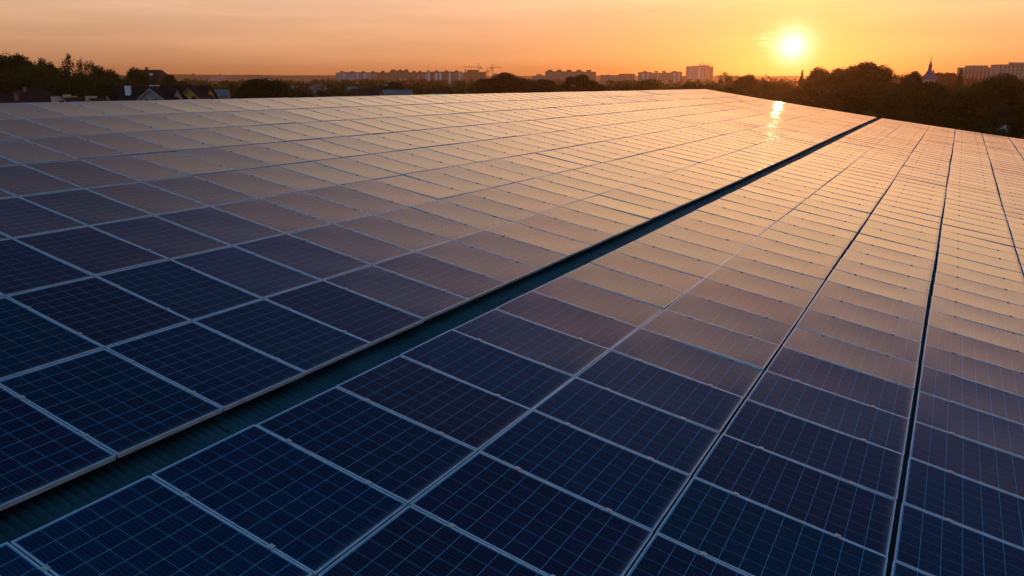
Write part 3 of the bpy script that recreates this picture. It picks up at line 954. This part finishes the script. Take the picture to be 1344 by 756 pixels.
FM = {'bluish': facade('bluish_panel_facade', (0.40, 0.43, 0.47), (0.30, 0.33, 0.37)), 'brown': facade('brown_brick_facade', (0.22, 0.14, 0.11), (0.17, 0.11, 0.09)),
      'pale': facade('pale_render_facade', (0.50, 0.46, 0.43), (0.42, 0.39, 0.37)), 'brick': facade('orange_brick_facade', (0.34, 0.17, 0.08), (0.26, 0.13, 0.07)),
      'tan': facade('tan_facade', (0.33, 0.24, 0.18), (0.27, 0.2, 0.15)), 'pink': facade('pinkish_facade', (0.36, 0.27, 0.24), (0.3, 0.22, 0.2))}
M_DARKR = simple('bitumen_roof', (0.07, 0.06, 0.055), None, 0.2, rough=0.9)
M_STRIP = simple('white_balcony_glazing', (0.62, 0.62, 0.62), (0.5, 0.5, 0.52), 0.2, rough=0.4)
M_CONC = simple('raw_concrete', (0.30, 0.27, 0.24), (0.22, 0.2, 0.18), 0.3, rough=0.9)
M_CRANE = simple('weathered_crane_paint', (0.22, 0.10, 0.03), (0.16, 0.08, 0.03), 1, rough=0.6)


def block(name, label, Y, secs, depth=14, strips=(), towers=(), cat='apartment block', rz=0.0):
    """secs: (x0, x1, ytop, facade key) in photograph positions, all at distance Y"""
    xa, xb = secs[0][0], secs[-1][1]
    c = at((xa + xb) / 2, 102, Y); o = empty(name, (c.x, c.y, 0), rz); tag(o, label, cat)
    X = lambda x: (at(x, 102, Y).x - c.x)
    Z = lambda y: at(672, y, Y).z
    for i, (x0, x1, yt, m) in enumerate(secs):
        st = (i % 2) * 1.2
        w = add(o, 'wall', FM[m] if m in FM else m, (X(x0) + .02, X(x1) - .02, -st, depth - st, -0.3, Z(yt) - 0.8))
        add(w, 'parapet', M_DARKR, (X(x0) + .02, X(x1) - .02, -st - .25, depth - st + .25, Z(yt) - 0.8, Z(yt)))
    for x0, x1, yt in strips:
        add(o, 'balcony_column', M_STRIP, (X(x0), X(x1), -2.6, -1.25, 1.0, Z(yt)))
    for x0, x1, yt, yb in towers:
        add(o, 'roof_tower', M_DARKR, (X(x0), X(x1), 4, 10, Z(yb) - .2, Z(yt)))
    return o


T = lambda xs, w, yt, yb: [(x, x + w, yt, yb) for x in xs]
block('apartment_block', 'long bluish-white apartment block at the left end of the town row', 1450,
      [(441, 449, 95.2, 'pale'), (449, 466, 94.6, 'bluish'), (466, 487, 94.8, 'bluish'), (487, 495, 94.8, 'pink')], towers=T((446, 460, 474, 487), 4, 93.4, 94.8), strips=((451, 453, 96), (478, 481, 96), (469, 471, 96)))
block('apartment_block', 'brown brick apartment block with a raised middle right of the bluish block', 1480,
      [(495.5, 512, 95, 'brown'), (512, 536, 92.6, 'brown'), (536, 554, 94.8, 'brown')], towers=T((514, 523, 531), 4, 91.2, 92.6) + T((500, 541, 549), 4, 93, 95), strips=((524, 527, 103), (531, 533, 103), (548, 549.5, 99)))
block('apartment_block', 'apartment block with tall white balcony strips in the middle of the town row', 1440,
      [(554.5, 566, 94.6, 'brown'), (566, 580, 94, 'brown'), (580, 594, 93.8, 'brown'), (594, 606, 93.8, 'pink')], towers=T((560, 571, 584, 597), 4, 92.4, 94), strips=((558, 560, 98), (561, 565, 95.5), (571, 575, 95.5), (576.5, 580, 95.5), (589, 592, 95.5), (602, 605, 95)))
block('unfinished_block', 'unfinished orange brick block below the tower cranes', 1520,
      [(607, 613, 95, 'brick'), (613, 628, 92, 'brick'), (628, 638, 94.5, 'brick')], towers=T((610,), 1.2, 91, 95) + T((616, 622), 3, 91.4, 92))
block('apartment_block', 'tan apartment block with a notched roofline behind the spreading dark tree', 1300,
      [(716, 730, 93.6, 'tan'), (730, 749, 93.6, 'tan'), (749, 767, 93.8, 'tan'), (767, 782, 94.2, 'tan')], towers=T((719, 731, 744, 757, 770), 6, 91.6, 93.8))
block('low_block', 'small pinkish building with a curved top left of the notched block', 1500, [(699, 704, 99.5, 'pink'), (704, 711, 97.5, 'pink'), (711, 716, 99, 'pink')], cat='building')
block('low_block', 'low brown building between the notched and the striped apartment blocks', 1250, [(789, 813, 98.6, 'pink'), (813, 833, 96.8, 'pink')], cat='building', towers=T((796,), 5, 98, 98.6))
block('apartment_block', 'pinkish striped apartment block left of the pale tower', 1420, [(839, 856, 94.5, 'pink'), (856, 872, 95.5, 'pink'), (872, 882, 95.2, 'pink'), (882, 895, 94, 'pink')],
      towers=T((845, 860, 870, 884), 4, 93, 95), strips=((843, 845, 96), (849, 851, 96), (884, 886, 95.5), (890, 892, 95.5), (862, 863.5, 97)))
block('low_block', 'low wing joining the striped block and the pale tower', 1460, [(895.5, 902, 99.6, 'pink')], cat='building')
block('apartment_tower', 'tall pale apartment tower left of the sun', 1500, [(902.5, 910, 87, 'pale'), (910, 924, 86.2, 'pale')], depth=18, strips=((905, 907, 88), (915, 918, 87.5)))
o = block('unfinished_tower', 'bare concrete frame of a tower under construction beside the pale tower', 1500, [(924.5, 930, 85.6, M_CONC)], depth=18, cat='building site')
cx = at(927.25, 102, 1500).x
for x in (931.5, 935.0):
    add(o, 'column', M_CONC, *[(at(x, 102, 1500).x - cx - .8, at(x, 102, 1500).x - cx + .8, y_, y_ + 1.6, -.2, at(672, 87.0, 1500).z) for y_ in (0, 8, 15)])
for k in range(11):
    z = 2.9 * (k + 1)
    if z < at(672, 87, 1500).z: add(o, 'floor_slab', M_CONC, (at(930, 102, 1500).x - cx, at(936, 102, 1500).x - cx, -.5, 17.5, z, z + .3))
# pale factory row and pink houses far left of the town
block('factory_hall', 'long white factory hall on the far horizon above the pale blue shed', 2500, [(251, 277, 101.3, 'pink'), (277, 296, 99.6, 'pale'), (296, 322, 100.4, 'pink')], cat='factory', towers=[(252.5, 253.5, 96, 101), (287, 287.8, 96.5, 100)])
block('housing_row', 'pinkish housing row on the horizon above the big dense green tree', 2300, [(324, 332, 101, 'pink'), (332, 342, 98.8, 'pink'), (342, 374, 101.2, 'pink')], cat='housing row')
block('housing_row', 'low pinkish housing row on the horizon above the grey hall', 2350, [(376, 398, 101.6, 'pink'), (398, 416, 102, 'pink')], cat='housing row')
block('housing_row', 'pinkish row ending at the bluish apartment block', 2100, [(417, 428, 102.2, 'pink'), (428, 440, 102.6, 'pink')], cat='housing row', towers=[(423, 423.7, 99, 102.5), (430, 430.7, 99, 102.5)])
block('housing_row', 'thin row of roofs on the horizon between the pale tower and the sun', 2400, [(940, 962, 99.6, 'pink'), (962, 985, 100.4, 'pink')], cat='housing row', towers=[(983, 984, 96.4, 100.5)])
block('housing_row', 'thin row of roofs on the horizon right under the sun', 2500, [(1000, 1022, 100.6, 'pink'), (1022, 1048, 99.8, 'pink')], cat='housing row')

# right-hand apartments, near enough for windows and loggias
M_RWALL = wallm('weathered_pale_panels', (0.36, 0.32, 0.29), (0.30, 0.27, 0.25)); M_RDARK = wallm('dark_loggia_panels', (0.17, 0.15, 0.15))  # second colour: balcony bands darker than the wall panels
for (x0, x1, yt, Y, lab, tw) in ((1265, 1308.5, 89.4, 760, 'pale apartment block right of the dark conifer, half hidden by treetops', (1276, 1285, 1293)),
                                 (1309.5, 1352, 85.6, 720, 'taller apartment block cut by the right edge of the photo', (1333, 1341))):
    s = F_PX / Y; c = at((x0 + x1) / 2, 102, Y); o = empty('apartment_block', (c.x, c.y, 0)); tag(o, lab, 'apartment block')
    W = (x1 - x0) / s; zt = at(672, yt, Y).z
    w = add(o, 'wall', M_RWALL, (-W / 2, W / 2, 0, 12, -.3, zt)); add(w, 'parapet', M_DARKR, (-W / 2 - .3, W / 2 + .3, -.3, 12.3, zt, zt + .7))
    for t_ in tw:
        xx = (t_ - (x0 + x1) / 2) / s; add(o, 'roof_tower', M_RWALL, (xx - 3, xx + 3, 3, 9, zt + .7, zt + 2.6))
    nb = int(W / 3.4)
    for f_ in range(8):
        z = zt - 2.3 - f_ * 2.9
        if z < 1: break
        for b_ in range(nb):
            xx = -W / 2 + (b_ + .5) * W / nb
            q = add(o, 'window', M_GLASS, (xx - .85, xx + .85, -.04, .02, z, z + 1.5))
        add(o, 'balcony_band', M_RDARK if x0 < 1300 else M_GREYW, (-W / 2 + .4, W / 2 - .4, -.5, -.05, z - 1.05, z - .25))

# tower cranes


def crane(label, x, Y, ytop, yjib, jl, jr):
    p = at(x, 102, Y); o = empty('tower_crane', (p.x, p.y, 0)); tag(o, label, 'crane', None)
    s = F_PX / Y; zt = at(672, ytop, Y).z; zj = at(672, yjib, Y).z
    m = MB(); a = .9
    for sx in (-a, a):
        for sy in (-a, a): m.tube((sx, sy, 0), (sx, sy, zj), .26, .26, 4)
    z = 0; k = 0
    while z < zj - 3:
        m.tube((-a, -a, z), (a, -a, z + 3), .14, .14, 4, cap=False); m.tube((a, -a, z), (a, a, z + 3), .14, .14, 4, cap=False)
        m.tube((a, a, z), (-a, a, z + 3), .14, .14, 4, cap=False); m.tube((-a, a, z), (-a, -a, z + 3), .14, .14, 4, cap=False); z += 3
    m.build('mast', M_CRANE, o)
    h_ = MB(); h_.tube((-a, 0, zj), (0, 0, zt), .3, .2, 4); h_.tube((a, 0, zj), (0, 0, zt), .3, .2, 4); h_.build('apex', M_CRANE, o)
    j = MB()
    for y_ in (-.6, .6): j.tube((jl / s, y_, zj), (jr / s, y_, zj), .22, .22, 4)
    j.tube((jl / s * .95, 0, zj + 1.3), (jr / s * .95, 0, zj + 1.3), .18, .18, 4)
    n = 16
    for i in range(n):
        xa = (jl + (jr - jl) * i / n) / s; xb = (jl + (jr - jl) * (i + 1) / n) / s
        j.tube((xa, -.6, zj), (xb, 0, zj + 1.3), .09, .09, 3, cap=False); j.tube((xa, .6, zj), (xb, 0, zj + 1.3), .09, .09, 3, cap=False)
    j.build('jib', M_CRANE, o)
    tie = MB(); tie.tube((0, 0, zt), (jl / s * .8, 0, zj + 1.3), .1, .1, 3); tie.tube((0, 0, zt), (jr / s * .8, 0, zj + 1.3), .1, .1, 3); tie.build('tie_rod', M_CRANE, o)
    cw = jr if abs(jr) < abs(jl) else jl
    add(o, 'counterweight', M_CONC, (cw / s * .9 - 1.6, cw / s * .9 + 1.6, -1, 1, zj - 2.6, zj + .4)); add(o, 'cab', M_GLASS, (.9, 2.4, -1.6, -.7, zj - 2.4, zj - .3))


crane('tower crane with a long level jib right above the unfinished orange brick block', 628, 1515, 83, 88.2, -20, 4)
crane('short tower crane between its two taller neighbours', 640, 1600, 89, 93.4, -2, 7)
crane('tall tower crane farthest right of the group, jib pointing right', 646.5, 1560, 83.5, 88.6, -2, 11)
crane('small crane standing on top of the pale tower by the concrete frame', 922, 1540, 80.5, 84.6, -4, 12)

# church
p = at(1219, 102, 400); o = empty('church', (p.x, p.y, 0)); tag(o, 'church with a pointed blue-violet dome and thin spire among the right-hand trees', 'church'); o.scale = (1, 1, 0.945)
M_DOME = simple('blue_violet_sheet_metal', (0.06, 0.055, 0.13), (0.045, 0.04, 0.10), 0.6, rough=0.4, metal=0.3); M_GOLD = simple('gilded_metal', (0.5, 0.33, 0.08), None, 1, rough=0.35, metal=0.8)
add(o, 'nave', M_CREAM, (-7, 7, -5, 9, -.3, 4.2))
d = MB(); d.lathe([(3.1, 4.0), (3.1, 10.0), (3.4, 10.1), (3.4, 10.5)], 12); d.build('drum', M_CREAM, o)
d = MB(); d.lathe([(4.0, 10.4), (3.9, 10.9), (3.2, 11.7), (2.3, 12.6), (1.6, 13.6), (1.05, 14.8), (0.75, 15.8)], 16); dm = d.build('dome', M_DOME, o, True)
d = MB(); d.lathe([(.7, 15.7), (.85, 16.0), (.8, 17.2), (1.0, 17.4), (.55, 18.0), (.3, 19.2), (.12, 20.4)], 10); d.build('lantern', M_DOME, dm)
add(dm, 'cross', M_GOLD, (-.09, .09, -.06, .06, 20.2, 22.0), (-.5, .5, -.05, .05, 21.2, 21.38))
for cx in (-.0,):
    for k in range(6):
        a = k * math.pi / 3 + .3
        b = MB(); M_ = Matrix.Rotation(a, 4, 'Z'); b.box(-.35, .35, -3.2, -3.06, 6.4, 9.2, 0, M_); b.build('window', M_GLASS, o)
d = MB(); d.tube((2.9, 2, 4), (2.9, 2, 13.0), .75, .7, 10); d.lathe([(.9, 13), (.8, 13.6), (.3, 14.6), (.1, 15.6)], 10, 0, (2.9, 2, 0)); d.build('side_turret', M_DOME, o)

# white van on the lawn
p = at(1326, 172, 146); o = empty('parked_van', (p.x, p.y, 0), R(12)); tag(o, 'white van parked on grass under the trees at the right', 'van')
b = bmesh.new(); prof = [(-2.4, .35), (2.3, .35), (2.4, .9), (1.95, 1.15), (1.3, 1.95), (-2.3, 2.05), (-2.45, 1.2)]
vs = [[b.verts.new((x, s * .92, z)) for x, z in prof] for s in (-1, 1)]
b.faces.new(vs[0]); b.faces.new(vs[1][::-1])
for i in range(len(prof)):
    j = (i + 1) % len(prof); b.faces.new((vs[0][j], vs[0][i], vs[1][i], vs[1][j]))
bmesh.ops.bevel(b, geom=list(b.edges), offset=.09, segments=2, affect='EDGES')
me = bpy.data.meshes.new('body'); b.to_mesh(me); b.free(); me.materials.append(M_WHITE); q = bpy.data.objects.new('body', me); COL.objects.link(q); q.parent = o
for sx in (-1.5, 1.45):
    for sy in (-.86, .86):
        w = MB(); w.tube((sx, sy - .1, .34), (sx, sy + .1, .34), .34, .34, 16); w.build('wheel', M_BLACKR, o)
for sy in (-.935, .935): add(o, 'side_window', M_GLASS, (.55, 1.35, sy - .006, sy + .006, 1.2, 1.75))
ws = MB(); ws.face([(1.99, -.78, 1.2), (1.99, .78, 1.2), (1.45, .75, 1.86), (1.45, -.75, 1.86)]); ws.build('windscreen', M_GLASS, o)
for s_ in (-.7, .7): add(o, 'headlight', M_CLAMP, (2.33, 2.41, s_ - .14, s_ + .14, .72, .9))

# ------------------------------------------------------------------ air, sky, sun, camera
hb = MB(); hb.box(-5600, 5600, -5600, 5600, -1.0, 75)
hm = bpy.data.materials.new('haze'); hm.use_nodes = True; nt = hm.node_tree; nt.nodes.clear()
ou = nt.nodes.new('ShaderNodeOutputMaterial'); pv = nt.nodes.new('ShaderNodeVolumePrincipled')
pv.inputs['Color'].default_value = (1.0, 0.50, 0.24, 1); pv.inputs['Density'].default_value = 0.00020; pv.inputs['Anisotropy'].default_value = 0.87
nt.links.new(pv.outputs[0], ou.inputs['Volume'])
USE_HAZE = True
if USE_HAZE:
    ho = hb.build('haze', hm); tag(ho, 'thin golden evening haze', 'haze', kind='stuff')

w = bpy.data.worlds.new('World'); scene.world = w; w.use_nodes = True
nt = w.node_tree; nt.nodes.clear()
N = lambda t_, **kw: (lambda q: ([setattr(q, k_, v_) for k_, v_ in kw.items()], q)[1])(nt.nodes.new(t_))
Lk = nt.links.new


def wm(op, a, b=None, c=None):
    q = N('ShaderNodeMath', operation=op)
    for i, x in enumerate((a, b, c)):
        if x is None: continue
        if isinstance(x, (int, float)): q.inputs[i].default_value = x
        else: Lk(x, q.inputs[i])
    return q.outputs[0]


sky = N('ShaderNodeTexSky', sky_type='NISHITA'); sky.sun_disc = False
sky.sun_elevation = SUN_EL; sky.sun_rotation = SUN_AZ
sky.altitude = 150; sky.air_density = 1.0; sky.dust_density = 0.7; sky.ozone_density = 4.0
bg0 = N('ShaderNodeBackground'); bg0.inputs[1].default_value = 0.05; Lk(sky.outputs[0], bg0.inputs[0])
tc = N('ShaderNodeTexCoord'); sp = N('ShaderNodeSeparateXYZ'); Lk(tc.outputs['Generated'], sp.inputs[0])
dot = N('ShaderNodeVectorMath', operation='DOT_PRODUCT'); Lk(tc.outputs['Generated'], dot.inputs[0]); dot.inputs[1].default_value = SUN_DIR
ang = wm('ARCCOSINE', wm('MINIMUM', dot.outputs['Value'], 1.0))
# evening colours by height above the horizon
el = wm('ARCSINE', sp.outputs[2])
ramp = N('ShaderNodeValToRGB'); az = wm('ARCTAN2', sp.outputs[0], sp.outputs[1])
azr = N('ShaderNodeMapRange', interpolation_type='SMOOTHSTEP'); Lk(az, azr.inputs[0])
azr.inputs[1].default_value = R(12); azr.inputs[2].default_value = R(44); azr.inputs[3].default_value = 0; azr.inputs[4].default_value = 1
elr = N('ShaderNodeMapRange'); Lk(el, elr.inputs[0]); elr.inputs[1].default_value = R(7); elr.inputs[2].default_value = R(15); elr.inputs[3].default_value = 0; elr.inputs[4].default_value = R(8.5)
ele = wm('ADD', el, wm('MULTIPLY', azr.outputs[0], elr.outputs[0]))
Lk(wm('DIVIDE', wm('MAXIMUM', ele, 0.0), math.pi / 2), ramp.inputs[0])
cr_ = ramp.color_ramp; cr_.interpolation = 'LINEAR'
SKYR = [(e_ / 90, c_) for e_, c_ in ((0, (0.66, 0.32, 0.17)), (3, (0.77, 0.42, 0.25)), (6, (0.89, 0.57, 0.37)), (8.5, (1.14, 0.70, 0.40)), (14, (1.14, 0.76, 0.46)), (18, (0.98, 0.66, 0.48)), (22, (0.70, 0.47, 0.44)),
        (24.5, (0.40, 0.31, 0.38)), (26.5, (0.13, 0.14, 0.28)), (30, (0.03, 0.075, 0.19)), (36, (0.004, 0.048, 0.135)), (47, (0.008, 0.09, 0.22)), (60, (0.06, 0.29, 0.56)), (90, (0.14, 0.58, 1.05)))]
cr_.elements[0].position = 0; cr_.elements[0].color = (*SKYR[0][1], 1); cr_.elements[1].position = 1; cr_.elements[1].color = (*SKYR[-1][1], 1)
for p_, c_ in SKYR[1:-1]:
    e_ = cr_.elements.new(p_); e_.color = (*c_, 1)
# dimmer away from the sun
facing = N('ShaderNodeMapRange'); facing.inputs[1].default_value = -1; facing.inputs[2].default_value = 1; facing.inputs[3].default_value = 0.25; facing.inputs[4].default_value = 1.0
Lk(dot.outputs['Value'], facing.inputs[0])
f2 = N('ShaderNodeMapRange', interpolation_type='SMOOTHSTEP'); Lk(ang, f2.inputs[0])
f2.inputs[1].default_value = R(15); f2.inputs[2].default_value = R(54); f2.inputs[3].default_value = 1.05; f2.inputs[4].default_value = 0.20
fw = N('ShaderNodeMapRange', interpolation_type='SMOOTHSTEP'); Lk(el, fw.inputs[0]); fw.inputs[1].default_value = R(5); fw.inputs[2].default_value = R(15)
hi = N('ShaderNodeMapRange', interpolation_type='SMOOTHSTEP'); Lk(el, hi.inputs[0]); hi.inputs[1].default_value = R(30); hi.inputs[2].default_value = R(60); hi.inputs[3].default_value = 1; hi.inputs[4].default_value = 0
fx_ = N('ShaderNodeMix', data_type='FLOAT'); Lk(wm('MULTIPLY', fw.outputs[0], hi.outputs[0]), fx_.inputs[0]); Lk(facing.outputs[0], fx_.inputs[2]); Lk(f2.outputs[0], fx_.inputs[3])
# faint high streaks
mp = N('ShaderNodeMapping'); mp.inputs['Scale'].default_value = (1.2, 1.2, 14); mp.inputs['Rotation'].default_value = (0.1, 0.06, 0); Lk(tc.outputs['Generated'], mp.inputs[0])
nz = N('ShaderNodeTexNoise'); nz.inputs['Scale'].default_value = 3.2; nz.inputs['Detail'].default_value = 7; nz.inputs['Roughness'].default_value = 0.55; Lk(mp.outputs[0], nz.inputs['Vector'])
st = N('ShaderNodeMapRange'); st.inputs[1].default_value = 0.42; st.inputs[2].default_value = 0.72; st.inputs[3].default_value = 0.95; st.inputs[4].default_value = 1.14; Lk(nz.outputs[0], st.inputs[0])
warm = N('ShaderNodeMix', data_type='RGBA'); Lk(wm('MULTIPLY', wm('EXPONENT', wm('MULTIPLY', ang, -1 / R(17))), 1.0), warm.inputs[0])
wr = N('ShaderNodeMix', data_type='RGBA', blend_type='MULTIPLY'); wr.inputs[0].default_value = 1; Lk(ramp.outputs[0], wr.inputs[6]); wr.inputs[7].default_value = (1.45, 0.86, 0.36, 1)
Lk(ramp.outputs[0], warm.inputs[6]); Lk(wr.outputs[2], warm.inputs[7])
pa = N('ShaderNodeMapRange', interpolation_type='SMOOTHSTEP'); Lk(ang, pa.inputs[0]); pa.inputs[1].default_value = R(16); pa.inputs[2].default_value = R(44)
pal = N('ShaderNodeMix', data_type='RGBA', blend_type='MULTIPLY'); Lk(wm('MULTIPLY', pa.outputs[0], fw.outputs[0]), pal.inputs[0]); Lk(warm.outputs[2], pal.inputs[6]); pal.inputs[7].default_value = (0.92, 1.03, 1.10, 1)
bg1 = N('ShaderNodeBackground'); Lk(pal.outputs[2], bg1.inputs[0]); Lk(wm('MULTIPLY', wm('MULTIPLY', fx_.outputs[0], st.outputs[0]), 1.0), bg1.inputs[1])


def glow(col, amp, width, power=1.0):
    b_ = N('ShaderNodeBackground'); b_.inputs[0].default_value = (*col, 1)
    Lk(wm('MULTIPLY', wm('EXPONENT', wm('MULTIPLY', wm('POWER', wm('DIVIDE', ang, width), power), -1.0)), amp), b_.inputs[1]); return b_


# bluish glow added to the sky opposite the sun, brightens facades, trees and frames
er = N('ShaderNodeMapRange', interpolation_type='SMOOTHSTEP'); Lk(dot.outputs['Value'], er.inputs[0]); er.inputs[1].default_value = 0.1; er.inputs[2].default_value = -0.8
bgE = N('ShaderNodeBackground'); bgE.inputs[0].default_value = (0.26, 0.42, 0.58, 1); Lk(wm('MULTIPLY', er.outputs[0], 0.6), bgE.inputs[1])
cdx = wm('DIVIDE', wm('SUBTRACT', az, SUN_AZ - R(1.55)), R(0.75)); cdy = wm('DIVIDE', wm('SUBTRACT', el, SUN_EL + R(0.42)), R(0.42))
cg = wm('EXPONENT', wm('MULTIPLY', wm('ADD', wm('MULTIPLY', cdx, cdx), wm('MULTIPLY', cdy, cdy)), -1.0))
cm = N('ShaderNodeMapping'); cm.inputs['Scale'].default_value = (25, 25, 260); Lk(tc.outputs['Generated'], cm.inputs[0])
cn = N('ShaderNodeTexNoise'); cn.inputs['Scale'].default_value = 1.0; cn.inputs['Detail'].default_value = 4; Lk(cm.outputs[0], cn.inputs['Vector'])
cs_ = N('ShaderNodeMapRange'); Lk(cn.outputs[0], cs_.inputs[0]); cs_.inputs[1].default_value = 0.5; cs_.inputs[2].default_value = 0.66
bgC = N('ShaderNodeBackground'); bgC.inputs[0].default_value = (1.0, 0.75, 0.36, 1); Lk(wm('MULTIPLY', wm('MULTIPLY', cg, cs_.outputs[0]), 0.9), bgC.inputs[1])
upg = glow((1.0, 0.73, 0.34), 1.0, R(17)); u_ = N('ShaderNodeMapRange', interpolation_type='SMOOTHSTEP'); Lk(el, u_.inputs[0]); u_.inputs[1].default_value = R(4); u_.inputs[2].default_value = R(9)
uh = N('ShaderNodeMapRange', interpolation_type='SMOOTHSTEP'); Lk(ele, uh.inputs[0]); uh.inputs[1].default_value = R(15); uh.inputs[2].default_value = R(26); uh.inputs[3].default_value = 1; uh.inputs[4].default_value = 0
u_.inputs[3].default_value = 0; u_.inputs[4].default_value = 1
um = wm('MULTIPLY', upg.inputs[1].links[0].from_socket, wm('MULTIPLY', u_.outputs[0], uh.outputs[0])); Lk(um, upg.inputs[1])
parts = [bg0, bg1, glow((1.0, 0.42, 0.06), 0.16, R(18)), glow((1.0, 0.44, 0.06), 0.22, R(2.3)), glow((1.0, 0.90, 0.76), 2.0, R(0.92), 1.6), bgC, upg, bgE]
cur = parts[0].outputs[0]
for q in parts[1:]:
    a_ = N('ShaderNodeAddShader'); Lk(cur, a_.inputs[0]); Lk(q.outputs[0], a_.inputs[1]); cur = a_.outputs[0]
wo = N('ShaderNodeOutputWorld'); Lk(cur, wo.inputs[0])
try:
    w.cycles.sampling_method = 'MANUAL'; w.cycles.sample_map_resolution = 2048
except Exception: pass

sl = bpy.data.lights.new('sun', 'SUN'); sl.energy = 0.36; sl.angle = R(0.5); sl.color = (1.0, 0.50, 0.20)
so = bpy.data.objects.new('sun', sl); COL.objects.link(so)
so.rotation_euler = SUN_DIR.to_track_quat('Z', 'Y').to_euler(); so.location = (60, 80, 40)

cd = bpy.data.cameras.new('camera'); cam = bpy.data.objects.new('camera', cd); COL.objects.link(cam)
cd.sensor_width = 36; cd.lens = 36 * F_PX / W_PX; cd.clip_start = 0.05; cd.clip_end = 20000
cam.location = CAM; cam.rotation_euler = (math.pi / 2 - PITCH, 0, 0)
scene.camera = cam
vs_ = scene.view_settings; vs_.view_transform = 'Standard'; vs_.look = 'None'; vs_.exposure = 0; vs_.gamma = 1; vs_.use_curve_mapping = False
scene.cycles.max_bounces = 6; scene.cycles.volume_bounces = 0; scene.cycles.transparent_max_bounces = 8
scene.cycles.use_denoising = True
scene.cycles.sample_clamp_indirect = 6
